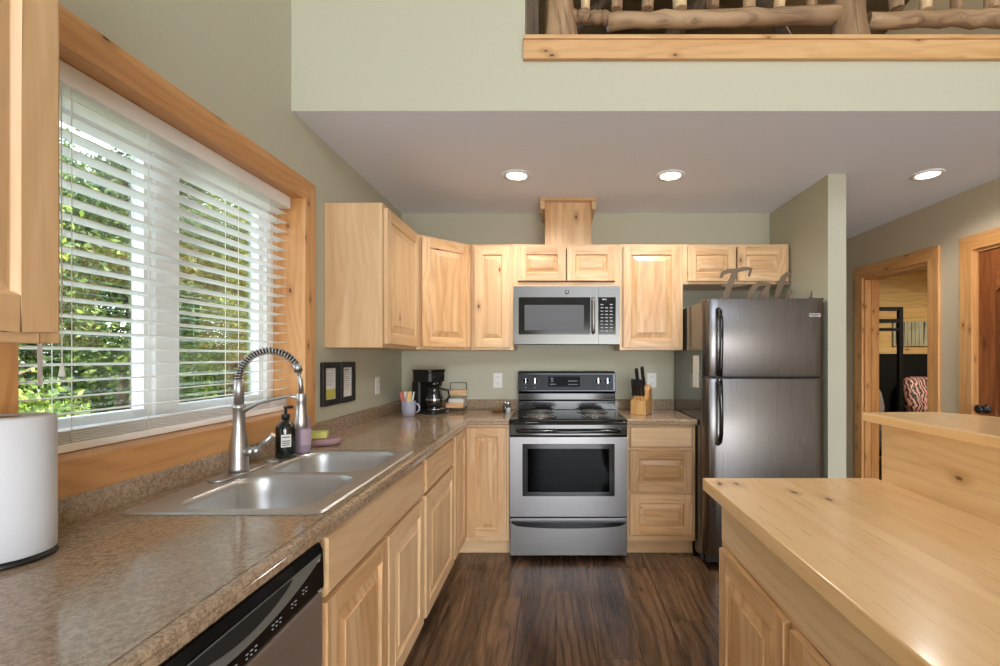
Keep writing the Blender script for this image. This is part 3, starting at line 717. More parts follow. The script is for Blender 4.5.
# ------------------------------------------------------------------ paper towel
tx, ty = -1.113, .935
one('towel_holder', MB().lathe([(.0715, .0005), (.073, .004), (.0715, .010), (.012, .012), (.008, .016), (.008, .26), (.001, .262)], (tx, ty, CT), 32), M_BLKM, 'black round base of the upright paper towel holder', 'holder', (tx, ty, CT))
m = MB(); h0, h1 = CT+.013, CT+.29; n = 48
prof = [(.021, h0+.001), (.069, h0), (.071, h0+.003), (.0715, h0+.05), (.071, h1-.06), (.071, h1-.004), (.069, h1), (.021, h1-.001)]
rings = [[((r*(1+.006*math.sin(3*2*PI*j/n+z*20)))*math.cos(2*PI*j/n)+tx, r*math.sin(2*PI*j/n)+ty, z) for j in range(n)] for r, z in prof]
m.ringstack(rings, 0, 2, False)
e = thing('paper_towel_roll', 'large white paper towel roll at the left edge on the counter', 'paper towel', (tx, ty, h0))
m.build('towel', M_TOWEL, e)
m2 = MB(); m2.ringstack([[(.021*math.cos(2*PI*j/24)+tx, .021*math.sin(2*PI*j/24)+ty, z) for j in range(24)] for z in (h0+.001, h1-.001)], caps=False)
m2.ringstack([[(.019*math.cos(2*PI*j/24)+tx, .019*math.sin(2*PI*j/24)+ty, z) for j in range(24)] for z in (h0+.001, h1-.001)], caps=False)
m2.build('core', M_CARD, e)
# ------------------------------------------------------------------ dishwasher
e = thing('dishwasher', 'stainless dishwasher with black control panel under the counter', 'dishwasher', (-.9, .866, 0))
y0, y1 = .566, 1.166; xf = -.588
B(XL+.03, FX+.01, y0, y1, .10, .872).build('tub', M_BLKM, e)
B(FX-.05, FX-.04, y0, y1, .002, .10).build('toe_panel', M_BLKM, e)
B(FX+.01, xf, y0+.002, y1-.002, .115, .732).build('door', brushed('dishwasher_steel', (222, 218, 214), .42, (120, 2, 120), .04), e, bevel=.004)
m = MB(); m.prism([(FX+.01, .735), (xf, .735), (xf+.004, .745), (xf+.002, .835), (xf-.006, .852), (FX+.01, .856)], 1, y0+.002, y1-.002)
cp = m.build('control_panel', M_BLK, e, bevel=.002)
# smoked lens with swooping lower edge and the scooped grip
m = MB(); n = 24; top = []; bot = []
for k in range(n+1):
    t = k/n; y = y0+.02+(y1-y0-.04)*t; top.append((y, .832)); bot.append((y, .825-.052*math.sin(PI*t)**.8))
m.add([(xf+.0038, y, z) for y, z in top]+[(xf+.0052, y, z) for y, z in bot], [(i, i+1, n+2+i, n+1+i) for i in range(n)])
m.build('lens', M_GREY, cp)
m = MB(); top = []; bot = []
for k in range(n+1):
    t = k/n; y = .71+(.31)*t; top.append((y, .829)); bot.append((y, .827-.034*math.sin(PI*t)**.7))
m.add([(xf+.0046, y, z) for y, z in top]+[(xf+.0062, y, z) for y, z in bot], [(i, i+1, n+2+i, n+1+i) for i in range(n)])
m.build('grip', M_DARK, cp)
m = MB(); xx = xf+.0046
for yy, zz, k in ((.95, .766, 3), (1.02, .772, 2), (1.065, .780, 2), (.80, .757, 4), (.87, .757, 3), (.70, .757, 3)):
    for q in range(k):
        for r_ in range(2): m.box(xx-.002, xx+.0006, yy+q*.013, yy+q*.013+.006-.002*r_, zz-.008*r_, zz-.008*r_+.0015)
m.box(xx-.002, xx+.0006, 1.13, 1.142, .817, .821); m.box(xx-.002, xx+.0006, 1.135, 1.15, .742, .745)
m.build('printed_marks', M_MARK, cp)

# ------------------------------------------------------------------ range
e = thing('stove', 'stainless steel electric range with black cooktop in the back wall run', 'stove', (.077, 3.3, 0))
x0, x1 = -.298, .460
B(x0+.004, x1-.004, 3.05, 3.63, .03, .895).build('body', M_BLKM, e, bevel=.002)
for xx in (x0+.04, x1-.04):
    for yy in (3.08, 3.58): MB().lathe([(.02, .001), (.02, .01), (.012, .012), (.012, .032)], (xx, yy, 0), 12).build('levelling_foot', M_BLKM, e)
ck = B(x0-.003, x1+.003, 3.0, 3.56, .897, .914).build('cooktop', M_BLK, e, bevel=.007)
for bx, by, r in ((x0+.19, 3.15, .098), (x0+.19, 3.42, .075), (x1-.19, 3.42, .098), (x1-.19, 3.15, .075)):
    m = MB(); m.lathe([(r+.018, 0.0005), (r+.016, .004), (r+.008, .003), (r-.02, .0012), (.02, .0012), (.001, .0012)], (bx, by, .914), 36)
    dp = m.build('drip_pan', plain('chrome_drip_pan', (150, 150, 150), .18, 1), ck)
    pts = []; turns = 4
    for i in range(turns*28+1):
        s = i/(turns*28); a = 2*PI*turns*s; rr = .018+(r-.02)*s; pts.append((bx+rr*math.cos(a), by+rr*math.sin(a), .9225))
    MB().tube(pts, .0044, 7).build('coil', plain('coil_metal', (120, 118, 114), .35, .5), ck)
# front control-less black band with bow handle
m = MB(); m.prism([(3.03, .805), (2.992, .805), (2.986, .815), (2.990, .880), (3.0, .897), (3.03, .897)], 0, x0, x1); m.build('front_band', M_BLK, e, bevel=.003)
m = MB(); m.tube([(x0+.05, 2.99, .845), (x0+.055, 2.955, .845), (x0+.09, 2.945, .845), (.077, 2.940, .843), (x1-.09, 2.945, .845), (x1-.055, 2.955, .845), (x1-.05, 2.99, .845)], .0115, 12, grain=0)
m.build('oven_handle', M_BLK, e)
# oven door with a window
dy0, dy1 = 2.985, 3.045; zb, zt2 = .288, .802; wx0, wx1, wz0, wz1 = x0+.085, x1-.085, .425, .755
m = MB(); m.box(x0, wx0, dy0, dy1, zb, zt2, grain=2); m.box(wx1, x1, dy0, dy1, zb, zt2, grain=2); m.box(wx0, wx1, dy0, dy1, zb, wz0); m.box(wx0, wx1, dy0, dy1, wz1, zt2)
od = m.build('oven_door', M_SS, e)
m = MB()
fr = .028
m.box(wx0-.004, wx0+fr, dy0-.002, dy0+.008, wz0-.004, wz1+.004); m.box(wx1-fr, wx1+.004, dy0-.002, dy0+.008, wz0-.004, wz1+.004)
m.box(wx0+fr, wx1-fr, dy0-.002, dy0+.008, wz0-.004, wz0+fr*.8); m.box(wx0+fr, wx1-fr, dy0-.002, dy0+.008, wz1-fr, wz1+.004)
m.build('window_border', M_BLK, od, bevel=.001)
m = MB(); g = .0045
m.box(wx0-.004-g, wx0-.004, dy0-.003, dy0+.004, wz0-.004-g, wz1+.004+g); m.box(wx1+.004, wx1+.004+g, dy0-.003, dy0+.004, wz0-.004-g, wz1+.004+g)
m.box(wx0-.004, wx1+.004, dy0-.003, dy0+.004, wz0-.004-g, wz0-.004); m.box(wx0-.004, wx1+.004, dy0-.003, dy0+.004, wz1+.004, wz1+.004+g)
m.build('window_trim', M_SSH, od)
B(wx0+fr, wx1-fr, dy0+.001, dy0+.004, wz0+fr*.8, wz1-fr).build('window_glass', M_OVENG, od)
m = MB(); m.box(wx0+.005, wx1-.005, dy1-.006, dy1-.001, wz0+.003, wz1-.003)
m.build('oven_interior', M_GREYP, od)
m = MB()
for zz in (.50, .59, .67):
    m.tube([(wx0+fr, dy1-.015, zz), (wx1-fr, dy1-.015, zz)], .003, 6); m.tube([(wx0+fr, dy1-.015, zz+.02), (wx1-fr, dy1-.015, zz+.02)], .0015, 6)
m.build('oven_rack', plain('oven_rack_wire', (170, 172, 174), .4), od)
dr = B(x0, x1, 2.985, 3.045, .035, .278).build('storage_drawer', M_SSH, e, bevel=.004)
m = MB(); n = 20; P = []; Q = []
for k in range(n+1):
    t = k/n; x = x0+.01+(x1-x0-.02)*t; P.append((x, .262)); Q.append((x, .250-.034*(math.sin(PI*t)**.35)))
poly = P+list(reversed(Q)); m.prism(poly, 1, 2.968, 2.986, grain=0)
m.build('drawer_handle', M_BLK, dr, bevel=.003)
# backguard
bg_ = MB().prism([(3.56, .914), (3.63, .914), (3.63, 1.205), (3.60, 1.21), (3.575, 1.195), (3.545, 1.055), (3.575, 1.04), (3.575, .99), (3.56, .98)], 0, x0+.006, x1-.002).build('backguard', M_BLK, e, bevel=.003)
Mp = T(0, 3.560, 1.125) @ Matrix.Rotation(-math.atan2(.03, .14), 4, 'X')
m = MB(); m.box(x0+.02, x1-.02, -.0015, .004, -.062, .062); place(m, Mp).build('control_panel', brushed('black_stainless', (48, 47, 46), .32, (2, 2, 120)), bg_)
m = MB(); m.box(-.06, .185, -.004, -.0016, -.035, .045)
place(m, Mp).build('clock_display', plain('display_black', (6, 6, 7), .35, spec=.1), bg_)
m = MB()
for i in range(4): m.box(-.045+.012*i, -.037+.012*i, -.0052, -.0040, -.02, -.012)
for i in range(5): m.box(.095+.016*i, .105+.016*i, -.0052, -.0040, -.02, -.014); m.box(.095+.016*i, .105+.016*i, -.0052, -.0040, .006, .012)
for i in range(3): m.box(-.04, -.02, -.0052, -.0040, .004+.012*i, .008+.012*i)
for i in range(2): m.box(x0+.066+.07*i-.003, x0+.066+.07*i+.003, -.003, -.0015, -.045, -.039); m.box(x1-.135+.07*i-.002, x1-.135+.07*i+.002, -.003, -.0015, -.043, -.040)
for k in range(12):
    a = 2*PI*k/12
    for cx in (x0+.066, x0+.136, x1-.135, x1-.065): m.box(cx+.027*math.cos(a)-.0015, cx+.027*math.cos(a)+.0015, -.003, -.0015, .008+.027*math.sin(a)-.0015, .008+.027*math.sin(a)+.0015)
place(m, Mp).build('printed_marks', M_MARK, bg_)
m = text_mb('12:00', .022, Mp @ T(.035, -.0045, .02) @ FACE_Y); 
for cx in (x0+.066, x0+.136, x1-.135, x1-.065):
    k = MB(); k.M = Mp @ T(cx, -.0015, .008) @ Matrix.Rotation(PI/2, 4, 'X'); k.lathe([(.021, 0), (.020, .016), (.017, .02), (.001, .02)], n=20); k.box(-.003, .003, -.02, .02, .019, .024, 1)
    k.build('knob', [M_BLK, M_CHR], bg_)

# ------------------------------------------------------------------ microwave
e = thing('microwave', 'stainless over-the-range microwave under the short cabinet', 'microwave', (.077, 3.45, 1.415))
x0, x1 = -.301, .455; z0, z1 = 1.412, 1.8235; yf = 3.285
B(x0, x1, yf+.03, YB-.002, z0+.004, z1-.001).build('case', M_BLKM, e)
wx0, wx1, wz0, wz1 = x0+.035, x0+.545, z0+.068, z1-.078
m = MB(); m.box(x0, wx0, yf, yf+.03, z0, z1, grain=2); m.box(wx0, x1-.155, yf, yf+.03, wz1, z1); m.box(wx0, x1-.155, yf, yf+.03, z0, wz0)
m.box(wx1, x1-.155, yf, yf+.03, wz0, wz1); md = m.build('door', M_MW, e)
m = MB(); m.box(wx0, wx1, yf+.004, yf+.02, wz0, wz1); mw = m.build('window_frame', M_BLK, md)
B(wx0+.042, wx1-.045, yf+.0025, yf+.0038, wz0+.03, wz1-.055).build('window_mesh', plain('perforated_screen', (84, 86, 90), .45, spec=.3), md)
m = MB(); m.box(x1-.153, x1, yf, yf+.03, wz1, z1); m.box(x1-.153, x1, yf, yf+.03, z0, wz0); m.box(x1-.03, x1, yf, yf+.03, wz0, wz1); m.box(x1-.153, x1-.03, yf+.004, yf+.02, wz0, wz1, 1)
cp = m.build('control_panel', [M_MW, M_BLK], e)
m = MB()
for r_ in range(9):
    for c_ in range(3):
        if r_ in (0,) and c_ == 1: continue
        m.box(x1-.138+c_*.033, x1-.138+c_*.033+.020, yf+.0025, yf+.0042, wz1-.055-r_*.0235, wz1-.055-r_*.0235+.006)
m.box(x1-.125, x1-.095, yf+.0025, yf+.0042, wz1-.020, wz1-.012)
m.build('keypad_marks', M_MARK, cp)
m = MB(); m.tube([(wx1+.020, yf, wz1-.012), (wx1+.020, yf-.03, wz1-.014), (wx1+.020, yf-.036, wz1-.03), (wx1+.020, yf-.036, wz0+.03), (wx1+.020, yf-.03, wz0+.014), (wx1+.020, yf, wz0+.012)], .012, 12, grain=2)
m.build('handle', M_SS, md)
lg = MB(); lg.M = T(.077, yf-.0002, z1-.042) @ Matrix.Rotation(PI/2, 4, 'X'); lg.lathe([(.016, 0), (.016, .0015), (.001, .0016)], n=24)
lo = lg.build('emblem', plain('emblem_grey', (120, 120, 122), .3, .6), md)
merge(text_mb('GE', .015, T(.077, yf-.002, z1-.042) @ FACE_Y), MB()).build('emblem_letters', M_WHT, lo)
m = MB()
for k in range(14): m.box(x0+.06+k*.045, x0+.09+k*.045, yf+.05, yf+.2, z0-.0005, z0+.0035)
m.build('vent_grille', M_DARK, e)

# ------------------------------------------------------------------ refrigerator
e = thing('refrigerator', 'tall stainless top-freezer refrigerator beside the wall', 'refrigerator', (1.3, 3.3, 0))
x0, x1 = .925, 1.677; ZT = 1.682; SP = 1.193
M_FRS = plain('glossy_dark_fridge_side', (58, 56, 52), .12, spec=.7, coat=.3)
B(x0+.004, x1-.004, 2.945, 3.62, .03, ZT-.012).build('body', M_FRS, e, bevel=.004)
for xx in (x0+.06, x1-.06):
    for yy in (3.0, 3.55): MB().lathe([(.022, .001), (.022, .03)], (xx, yy, 0), 12).build('foot', M_BLKM, e)
B(x0+.02, x1-.02, 2.92, 2.945, .025, .075).build('grille', M_BLKM, e)
B(x1-.10, x1-.01, 2.875, 2.97, ZT-.003, ZT+.006).build('hinge_cover', M_BLKM, e)
def fdoor(z0, z1):
    n = 28; P = []
    for k in range(n+1):
        t = k/n; x = x0+(x1-x0)*t; s = min(t, 1-t)*(x1-x0)
        y = 2.858-.012*math.sin(PI*t) + .045*max(0, 1-s/.045)**2.2
        P.append((x, y))
    poly = P+[(x1, 2.938), (x0, 2.938)]
    m = MB(); m.prism(poly, 2, z0, z1, smooth=False)
    return m
for nm, a, b in (('freezer_door', SP+.006, ZT), ('fridge_door', .085, SP-.006)):
    m = fdoor(a, b); m.sm = [True if (i < len(m.f)-2) else False for i in range(len(m.f))]
    d = m.build(nm, M_FR, e, bevel=.003)
    mm = d.modifiers.new('n', 'WEIGHTED_NORMAL') if False else None
    hxx = x0+.075
    if nm == 'freezer_door': zz = [b-.06, b-.075, b-.13, a+.08, a+.03, a+.015]
    else: zz = [a+.70, a+.715, a+.78, b-.08, b-.03, b-.015]
    if nm == 'freezer_door': path = [(hxx, 2.8500, b-.07), (hxx, 2.8150, b-.085), (hxx, 2.7950, b-.14), (hxx, 2.7930, (a+b)/2-.04), (hxx, 2.8070, a+.06), (hxx, 2.8170, a+.004)]
    else: path = [(hxx, 2.8170, b-.004), (hxx, 2.8070, b-.06), (hxx, 2.7930, b-.18), (hxx, 2.7950, b-.33), (hxx, 2.8150, b-.385), (hxx, 2.8500, b-.40)]
    h = MB(); h.tube(path, [.016, .015, .0125, .0125, .014, .016] if nm != 'freezer_door' else [.016, .014, .0125, .0125, .014, .016], 12, grain=2)
    # a strap tying the bar to the door at the inner end
    zi = a+.02 if nm == 'freezer_door' else b-.02
    h.box(hxx-.010, hxx+.010, 2.8130, 2.8500, zi-.014, zi+.014)
    h.build('handle', M_BLK, d)
    if nm == 'freezer_door':
        q = B(x1-.115, x1-.045, 2.8470, 2.8540, ZT-.115, ZT-.092).build('name_plate', plain('plate_silver', (205, 207, 210), .25, .7), d)
        text_mb('FRIGIDAIRE', .0115, T(x1-.08, 2.8462, ZT-.1035) @ FACE_Y).build('lettering', M_BLKM, q)
B(x0+.01, x1-.01, 2.91, 2.945, SP-.006, SP+.006).build('gasket', M_BLKM, e)

# note pads on the side
o = one('notepad', B(x0-.003, x0+.0035, 3.0, 3.11, 1.12, 1.33), plain('pale_note', (196, 192, 180), .7, noise=.25, nscale=60), 'pale printed note stuck on the fridge side', 'note', (x0, 3.055, 1.22))

# script metal letters standing on the fridge
M_RUST = plain('weathered_metal_letters', (108, 90, 72), .55, .3, noise=.15, nscale=30)
e = thing('script_letters', 'weathered metal script word standing on top of the refrigerator', 'sign', (1.3, 3.05, ZT-.012))
LY = 3.05; LS = 462/LY
def px3(p): 
    X = (680+p[0]/6.25-556)/LS; Z = EYE-(250+p[1]/6.25-357)/LS; return (X, LY, Z)
def ribbon(m, pts, wds, dy=0):
    n = len(pts); P = [px3(p) for p in pts]; L = []; Rr = []
    for i in range(n):
        a = Vector(P[max(i-1, 0)]); b = Vector(P[min(i+1, n-1)]); d = (b-a).normalized(); nn = Vector((-d.z, 0, d.x)); c = Vector(P[i]); ww = wds[i]/6.25/LS/2*1.25
        L.append(c+nn*ww); Rr.append(c-nn*ww)
    rings = [[(l.x, LY-.004+dy, l.z), (r.x, LY-.004+dy, r.z), (r.x, LY+.004+dy, r.z), (l.x, LY+.004+dy, l.z)] for l, r in zip(L, Rr)]
    m.ringstack(rings, 0, 2, True, False)
ZB = 328
STR = [
 [([(352, 125), (335, 160), (315, 210), (295, 265), (278, ZB)], [26, 30, 30, 30, 32]), ([(256, 172), (268, 145), (300, 132), (350, 128), (400, 118), (445, 118), (432, 165)], [14, 20, 22, 20, 20, 18, 10]), ([(262, 222), (300, 226), (350, 222), (412, 216)], [8, 16, 14, 8])],
 [([(530, 215), (490, 212), (460, 238), (440, 280), (430, ZB)], [16, 22, 26, 28, 28]), ([(556, 205), (545, 240), (520, 280), (510, ZB)], [22, 26, 28, 28]), ([(510, ZB), (545, 310), (585, 285)], [10, 10, 8])],
 [([(697, 148), (670, 150), (648, 172), (632, 210), (612, 262), (600, ZB)], [10, 20, 26, 28, 28, 28]), ([(600, 205), (640, 196), (695, 208)], [8, 14, 8]), ([(600, ZB), (650, 315), (700, 250)], [10, 10, 8])],
 [([(690, 262), (672, 285), (664, ZB)], [16, 20, 22])], [([(828, 258), (822, 290), (812, ZB)], [8, 12, 14])]]
m = MB()
for L_ in STR:
    for q_, (p, wv) in enumerate(L_): ribbon(m, p, wv, .0021*q_)
zmin = px3((0, ZB))[2]
m.box(px3((270, 0))[0], px3((840, 0))[0], LY-.012, LY+.012, ZT-.0115, zmin+.003)
m.build('letters', M_RUST, e)

# ------------------------------------------------------------------ island
e = thing('island_cabinet', 'knotty pine island base with raised bar wall on the right', 'island', (.9, 1.08, 0))
IX = .55; Y1 = 1.535; Y0 = .60
m = MB(); m.box(IX+.0205, 1.20, Y0, Y1, .105, .868, grain=1); m.build('cabinet_body', M_CAB, e)
m = MB(); m.box(IX, IX+.02, Y0, Y1, .715, .868, grain=1); m.build('apron_board', M_PINEB, e, bevel=.002)
MB().box(IX+.002, IX+.02, Y0, Y1, .105, .7145, grain=1).build('face_frame', M_CAB, e)
MB().box(IX+.075, 1.19, Y0+.02, Y1-.03, .001, .105, 0).build('toe_kick', M_DARK, e)
for ya in (1.507, 1.053):
    place(door_mb(.425, .575), frontM('right', (IX+.0015, ya, .125))).build('door', M_CABR, e, bevel=.0018)
MB().box(1.085, 1.20, Y0, Y1+.005, .8692, 1.098, grain=1).build('bar_wall', wood('bar_wall_pine', (236, 204, 154), (226, 188, 134), (174, 118, 68), knots=.7, rough=.32, streak=.28, kscale=1.25, tonevar=.05, coat=.15), e, bevel=.002)
o = one('countertop', MB().box(0.497, 1.0848, .602, 1.567, .8705, .91, grain=1), M_PINE, 'honey pine plank top of the kitchen island in the foreground', 'countertop', (.8, 1.08, .8705), bevel=.003)
m = MB(); m.prism([(1.06, .55), (1.06, 1.605), (1.32, 1.625), (1.42, 1.50), (1.42, .55)], 2, 1.0985, 1.128, grain=1)
one('bar_top', m, M_PINE, 'raised pine bar ledge behind the island top', 'countertop', (1.2, 1.1, 1.0985), bevel=.004)

# ------------------------------------------------------------------ wall things
for i, (ya, lb) in enumerate(((2.385, 'black framed notice with yellow patch, left of the pair by the window'), (2.585, 'black framed white notice, right of the pair on the left wall'))):
    e = thing('picture_frame', lb, 'picture', (XL+.01, ya+.095, 1.062), 'framed notices by the window')
    yb = ya+.188; za, zb = 1.062, 1.290; m = MB(); f = .03
    m.box(XL+.001, XL+.018, ya, ya+f, za, zb); m.box(XL+.001, XL+.018, yb-f, yb, za, zb); m.box(XL+.001, XL+.018, ya+f, yb-f, za, za+f); m.box(XL+.001, XL+.018, ya+f, yb-f, zb-f, zb)
    m.build('frame', M_BLKM, e, bevel=.002)
    m = MB(); m.box(XL+.002, XL+.006, ya+f, yb-f, za+f, zb-f, 0)
    for k in range(9):
        zz = zb-f-.03-k*.012
        if i == 0 and zz < za+.10: break
        m.box(XL+.006, XL+.0063, ya+f+.02, yb-f-.02-.01*(k % 3), zz, zz+.002, 1)
    if i == 0: m.box(XL+.006, XL+.0064, ya+f+.003, yb-f-.003, za+f+.003, za+f+.055, 2)
    else: m.box(XL+.006, XL+.0063, ya+f+.04, yb-f-.04, zb-f-.018, zb-f-.010, 1)
    m.build('paper', [M_PAPER, plain('grey_print', (120, 124, 130), .7), plain('yellow_print', (196, 190, 90), .7)], e)
def outlet(M, lb):
    e = thing('wall_outlet', lb, 'outlet', tuple(M.translation), 'wall outlets')
    place(MB().box(-.036, .036, -.006, -.0008, -.058, .058), M).build('cover_plate', M_WHT, e, bevel=.002)
    m = MB()
    for zz in (-.026, .026): m.box(-.017, .017, -.0075, -.006, zz-.015, zz+.015, 0); m.box(-.008, -.006, -.0078, -.0074, zz-.006, zz+.006, 1); m.box(.006, .008, -.0078, -.0074, zz-.006, zz+.006, 1)
    place(m, M).build('socket', [M_WHT, M_DARK], e, bevel=.0)
outlet(T(XL, 3.15, 1.125) @ Matrix.Rotation(PI/2, 4, 'Z'), 'white outlet on the left wall beside the mug')
outlet(T(-.46, YB, 1.135), 'white outlet on the back wall left of the stove')
outlet(T(.757, YB, 1.135), 'white outlet on the back wall behind the knife block')

# ceiling lights
for x, y, lb in ((-.245, 2.885, 'recessed ceiling light left of the wooden vent cover'), (.715, 2.885, 'middle of the three recessed ceiling lights, right of the wooden vent cover'), (2.31, 2.87, 'recessed ceiling light in the hallway at right')):
    e = thing('ceiling_light', lb, 'ceiling light', (x, y, CH), 'recessed ceiling lights')
    MB().lathe([(.088, -.0006), (.086, -.006), (.066, -.008), (.062, -.004), (.062, -.0006)], (x, y, CH), 36, caps=False).build('trim_ring', M_WHT, e)
    MB().lathe([(.063, -.0012), (.063, -.004), (.001, -.0042)], (x, y, CH), 28).build('lens', M_LAMP, e)
    lamp('ceiling_light_glow', 'SPOT', (x, y, CH-.015), (0, 0, -1), 38, (1, .95, .89), spot_size=R(150), spot_blend=.8, shadow_soft_size=.06)

# ------------------------------------------------------------------ coffee corner
cx, cy = -.93, 3.40
e = thing('coffee_maker', 'black drip coffee maker in the counter corner', 'coffee maker', (cx, cy, CT))
Mc = T(cx, cy, CT) @ Matrix.Rotation(R(62), 4, 'Z')
def P_(m): return place(m, Mc)
m = MB(); m.prism(rrect(-.09, .09, -.12, .10, .03), 2, .0005, .028); m.prism(rrect(-.085, .085, .02, .10, .02), 2, .0285, .23)
m.prism(rrect(-.085, .085, -.085, .10, .035), 2, .2305, .30); P_(m).build('housing', M_BLKM, e, bevel=.003)
P_(MB().prism(rrect(-.09, .09, -.09, .103, .035), 2, .3005, .318)).build('lid', M_BLK, e, bevel=.004)
P_(MB().lathe([(.062, .029), (.062, .034), (.001, .034)], (0, -.045, 0), 24)).build('hot_plate', M_CHR, e)
ca = P_(MB().lathe([(.045, .035), (.058, .045), (.068, .08), (.066, .12), (.05, .16), (.046, .175), (.046, .18)], (0, -.045, 0), 28)).build('carafe', plain('smoky_carafe', (26, 24, 24), .05, spec=.9, coat=.5), e)
m = MB(); m.lathe([(.048, .178), (.049, .19), (.02, .198), (.001, .198)], (0, -.045, 0), 24); m.tube([(.04, -.075, .175), (.08, -.105, .165), (.088, -.11, .12), (.07, -.095, .08)], .008, 8); P_(m).build('carafe_lid', M_BLKM, ca)
P_(MB().lathe([(.069, .098), (.069, .108)], (0, -.045, 0), 28, caps=False)).build('band', M_CHR, ca)
P_(MB().lathe([(.056, .198), (.06, .2303)], (0, -.045, 0), 24)).build('filter_basket', M_BLK, e)
P_(MB().box(.04, .07, -.123, -.119, .008, .02)).build('switch', M_GREY, e)
P_(MB().box(-.06, .06, -.0875, -.085, .258, .268)).build('chrome_strip', M_CHR, e)

mx, my = -1.02, 3.20
e = thing('coffee_mug', 'lavender-grey mug full of packets beside the coffee maker', 'mug', (mx, my, CT))
M_MUG = plain('lavender_glaze', (160, 160, 176), .25, spec=.6)
m = MB(); m.lathe([(.034, .0005), (.040, .006), (.047, .03), (.049, .06), (.048, .098), (.050, .105), (.046, .104), (.044, .06), (.036, .012), (.001, .010)], (mx, my, CT), 28)
m.build('cup', M_MUG, e)
MB().tube([(mx+.043, my-.012, CT+.085), (mx+.065, my-.018, CT+.088), (mx+.080, my-.022, CT+.07), (mx+.078, my-.021, CT+.045), (mx+.062, my-.017, CT+.03), (mx+.043, my-.012, CT+.028)], .0065, 10).build('handle', M_MUG, e)
pk = [(-.022, -.012, -.35, .1, (202, 108, 102)), (-.012, .012, -.2, .05, (228, 226, 220)), (.002, -.02, .05, .1, (222, 190, 120)), (.012, .008, .15, -.1, (226, 214, 150)), (.022, -.01, .35, .1, (232, 230, 226)), (-.002, .02, 0, -.15, (206, 176, 116)), (-.026, .004, -.5, 0, (230, 222, 222))]
for i, (dx, dy, ry, rx, c) in enumerate(pk):
    m = MB(); m.M = T(mx+dx, my+dy, CT+.055) @ Euler((rx, ry*.55, .4*i)).to_matrix().to_4x4(); m.prism([(-.013, 0), (.013, 0), (.013, .112), (.010, .116), (-.010, .116), (-.013, .112)], 1, -.0022, .0022)
    nm = {0: 'red', 1: 'white', 2: 'tan', 3: 'cream', 4: 'white', 5: 'brown', 6: 'pinkish white'}[i]
    one('sweetener_packet', m, plain('packet_paper_%d' % i, c, .6), ['red sweetener packet leaning left in the mug', 'white packet standing at the back left of the mug', 'tan packet at the front of the mug', 'cream packet standing right of centre in the mug', 'white packet leaning right in the mug', 'brown packet at the back of the mug', 'pinkish white packet leaning far left in the mug'][i], 'packet', (mx+dx, my+dy, CT+.055), 'packets in the mug')
# wooden wire rack
rx0, rx1, ry0, ry1 = -.825, -.695, 3.46, 3.60
e = thing('counter_rack', 'small wooden two-tier rack with wire back right of the coffee maker', 'rack', ((rx0+rx1)/2, 3.53, CT))
m = MB(); m.box(rx0, rx1, ry0, ry1, CT+.03, CT+.04, grain=0); m.box(rx0, rx1, ry0, ry0+.01, CT+.04, CT+.065, grain=0); m.box(rx0, rx1, ry1-.01, ry1, CT+.11, CT+.155, grain=0)
m.box(rx0, rx0+.01, ry0+.01, ry1-.01, CT+.04, CT+.065, grain=1); m.box(rx1-.01, rx1, ry0+.01, ry1-.01, CT+.04, CT+.065, grain=1); m.box(rx0, rx1, ry1-.01, ry1, CT+.04, CT+.06, grain=0)
m.build('tray', M_CABR, e, bevel=.001)
m = MB()
for xx in (rx0+.002, rx1-.002): m.tube([(xx, ry0+.004, CT+.002), (xx, ry0+.004, CT+.032)], .0025, 6); m.tube([(xx, ry1-.004, CT+.002), (xx, ry1-.004, CT+.21)], .0025, 6)
m.tube([(rx0+.002, ry1-.004, CT+.21), (rx1-.002, ry1-.004, CT+.21)], .0025, 6)
m.build('wire_frame', M_BLKM, e)
m = MB()
for k in range(8):
    mm = MB(); xx = rx0+.018+k*.0145
    o = one('coffee_filter_packet', MB().prism([(3.475, CT+.0415), (3.58, CT+.0415), (3.585, CT+.098), (3.47, CT+.095)], 0, xx, xx+.010), M_PAPER, 'white packets standing in a row in the wooden rack', 'packet', (xx, 3.53, CT+.0415), 'white packets in the rack')
# small dish and shakers left of stove
m = MB(); m.lathe([(.02, .0005), (.035, .004), (.048, .022), (.050, .024), (.045, .020), (.03, .007), (.001, .006)], (-.435, 3.42, CT), 24)
one('small_dish', m, plain('amber_wood', (130, 96, 50), .4), 'small shallow amber dish on the counter near the stove', 'dish', (-.435, 3.42, CT))
for i, (xx, yy, c, lb) in enumerate(((-.372, 3.40, (20, 18, 18), 'glass shaker of dark pepper beside the stove'), (-.345, 3.34, (228, 226, 222), 'glass shaker of white salt beside the stove'))):
    e = thing('shaker', lb, 'shaker', (xx, yy, CT))
    MB().lathe([(.016, .0005), (.018, .004), (.018, .03), (.016, .04), (.001, .04)], (xx, yy, CT), 16).build('contents', plain('shaker_fill_%d' % i, c, .6), e)
    MB().lathe([(.0185, .0004), (.0195, .003), (.0195, .045), (.015, .066)], (xx, yy, CT), 16, caps=False).build('glass_body', glass('shaker_glass', (235, 238, 238), .08), e)
    MB().lathe([(.0165, .066), (.0165, .082), (.010, .090), (.001, .091)], (xx, yy, CT), 16).build('cap', M_CHR, e)

# ------------------------------------------------------------------ knife block
kx, ky = .615, 3.33
Mk = T(kx, ky, CT+.0005) @ Matrix.Rotation(R(-28), 4, 'Z')
m = MB(); m.prism([(-.075, 0), (.085, 0), (.085, .16), (.045, .21), (.0, .115+.055), (0, .115), (-.075, .10)], 1, -.055, .055, grain=2)
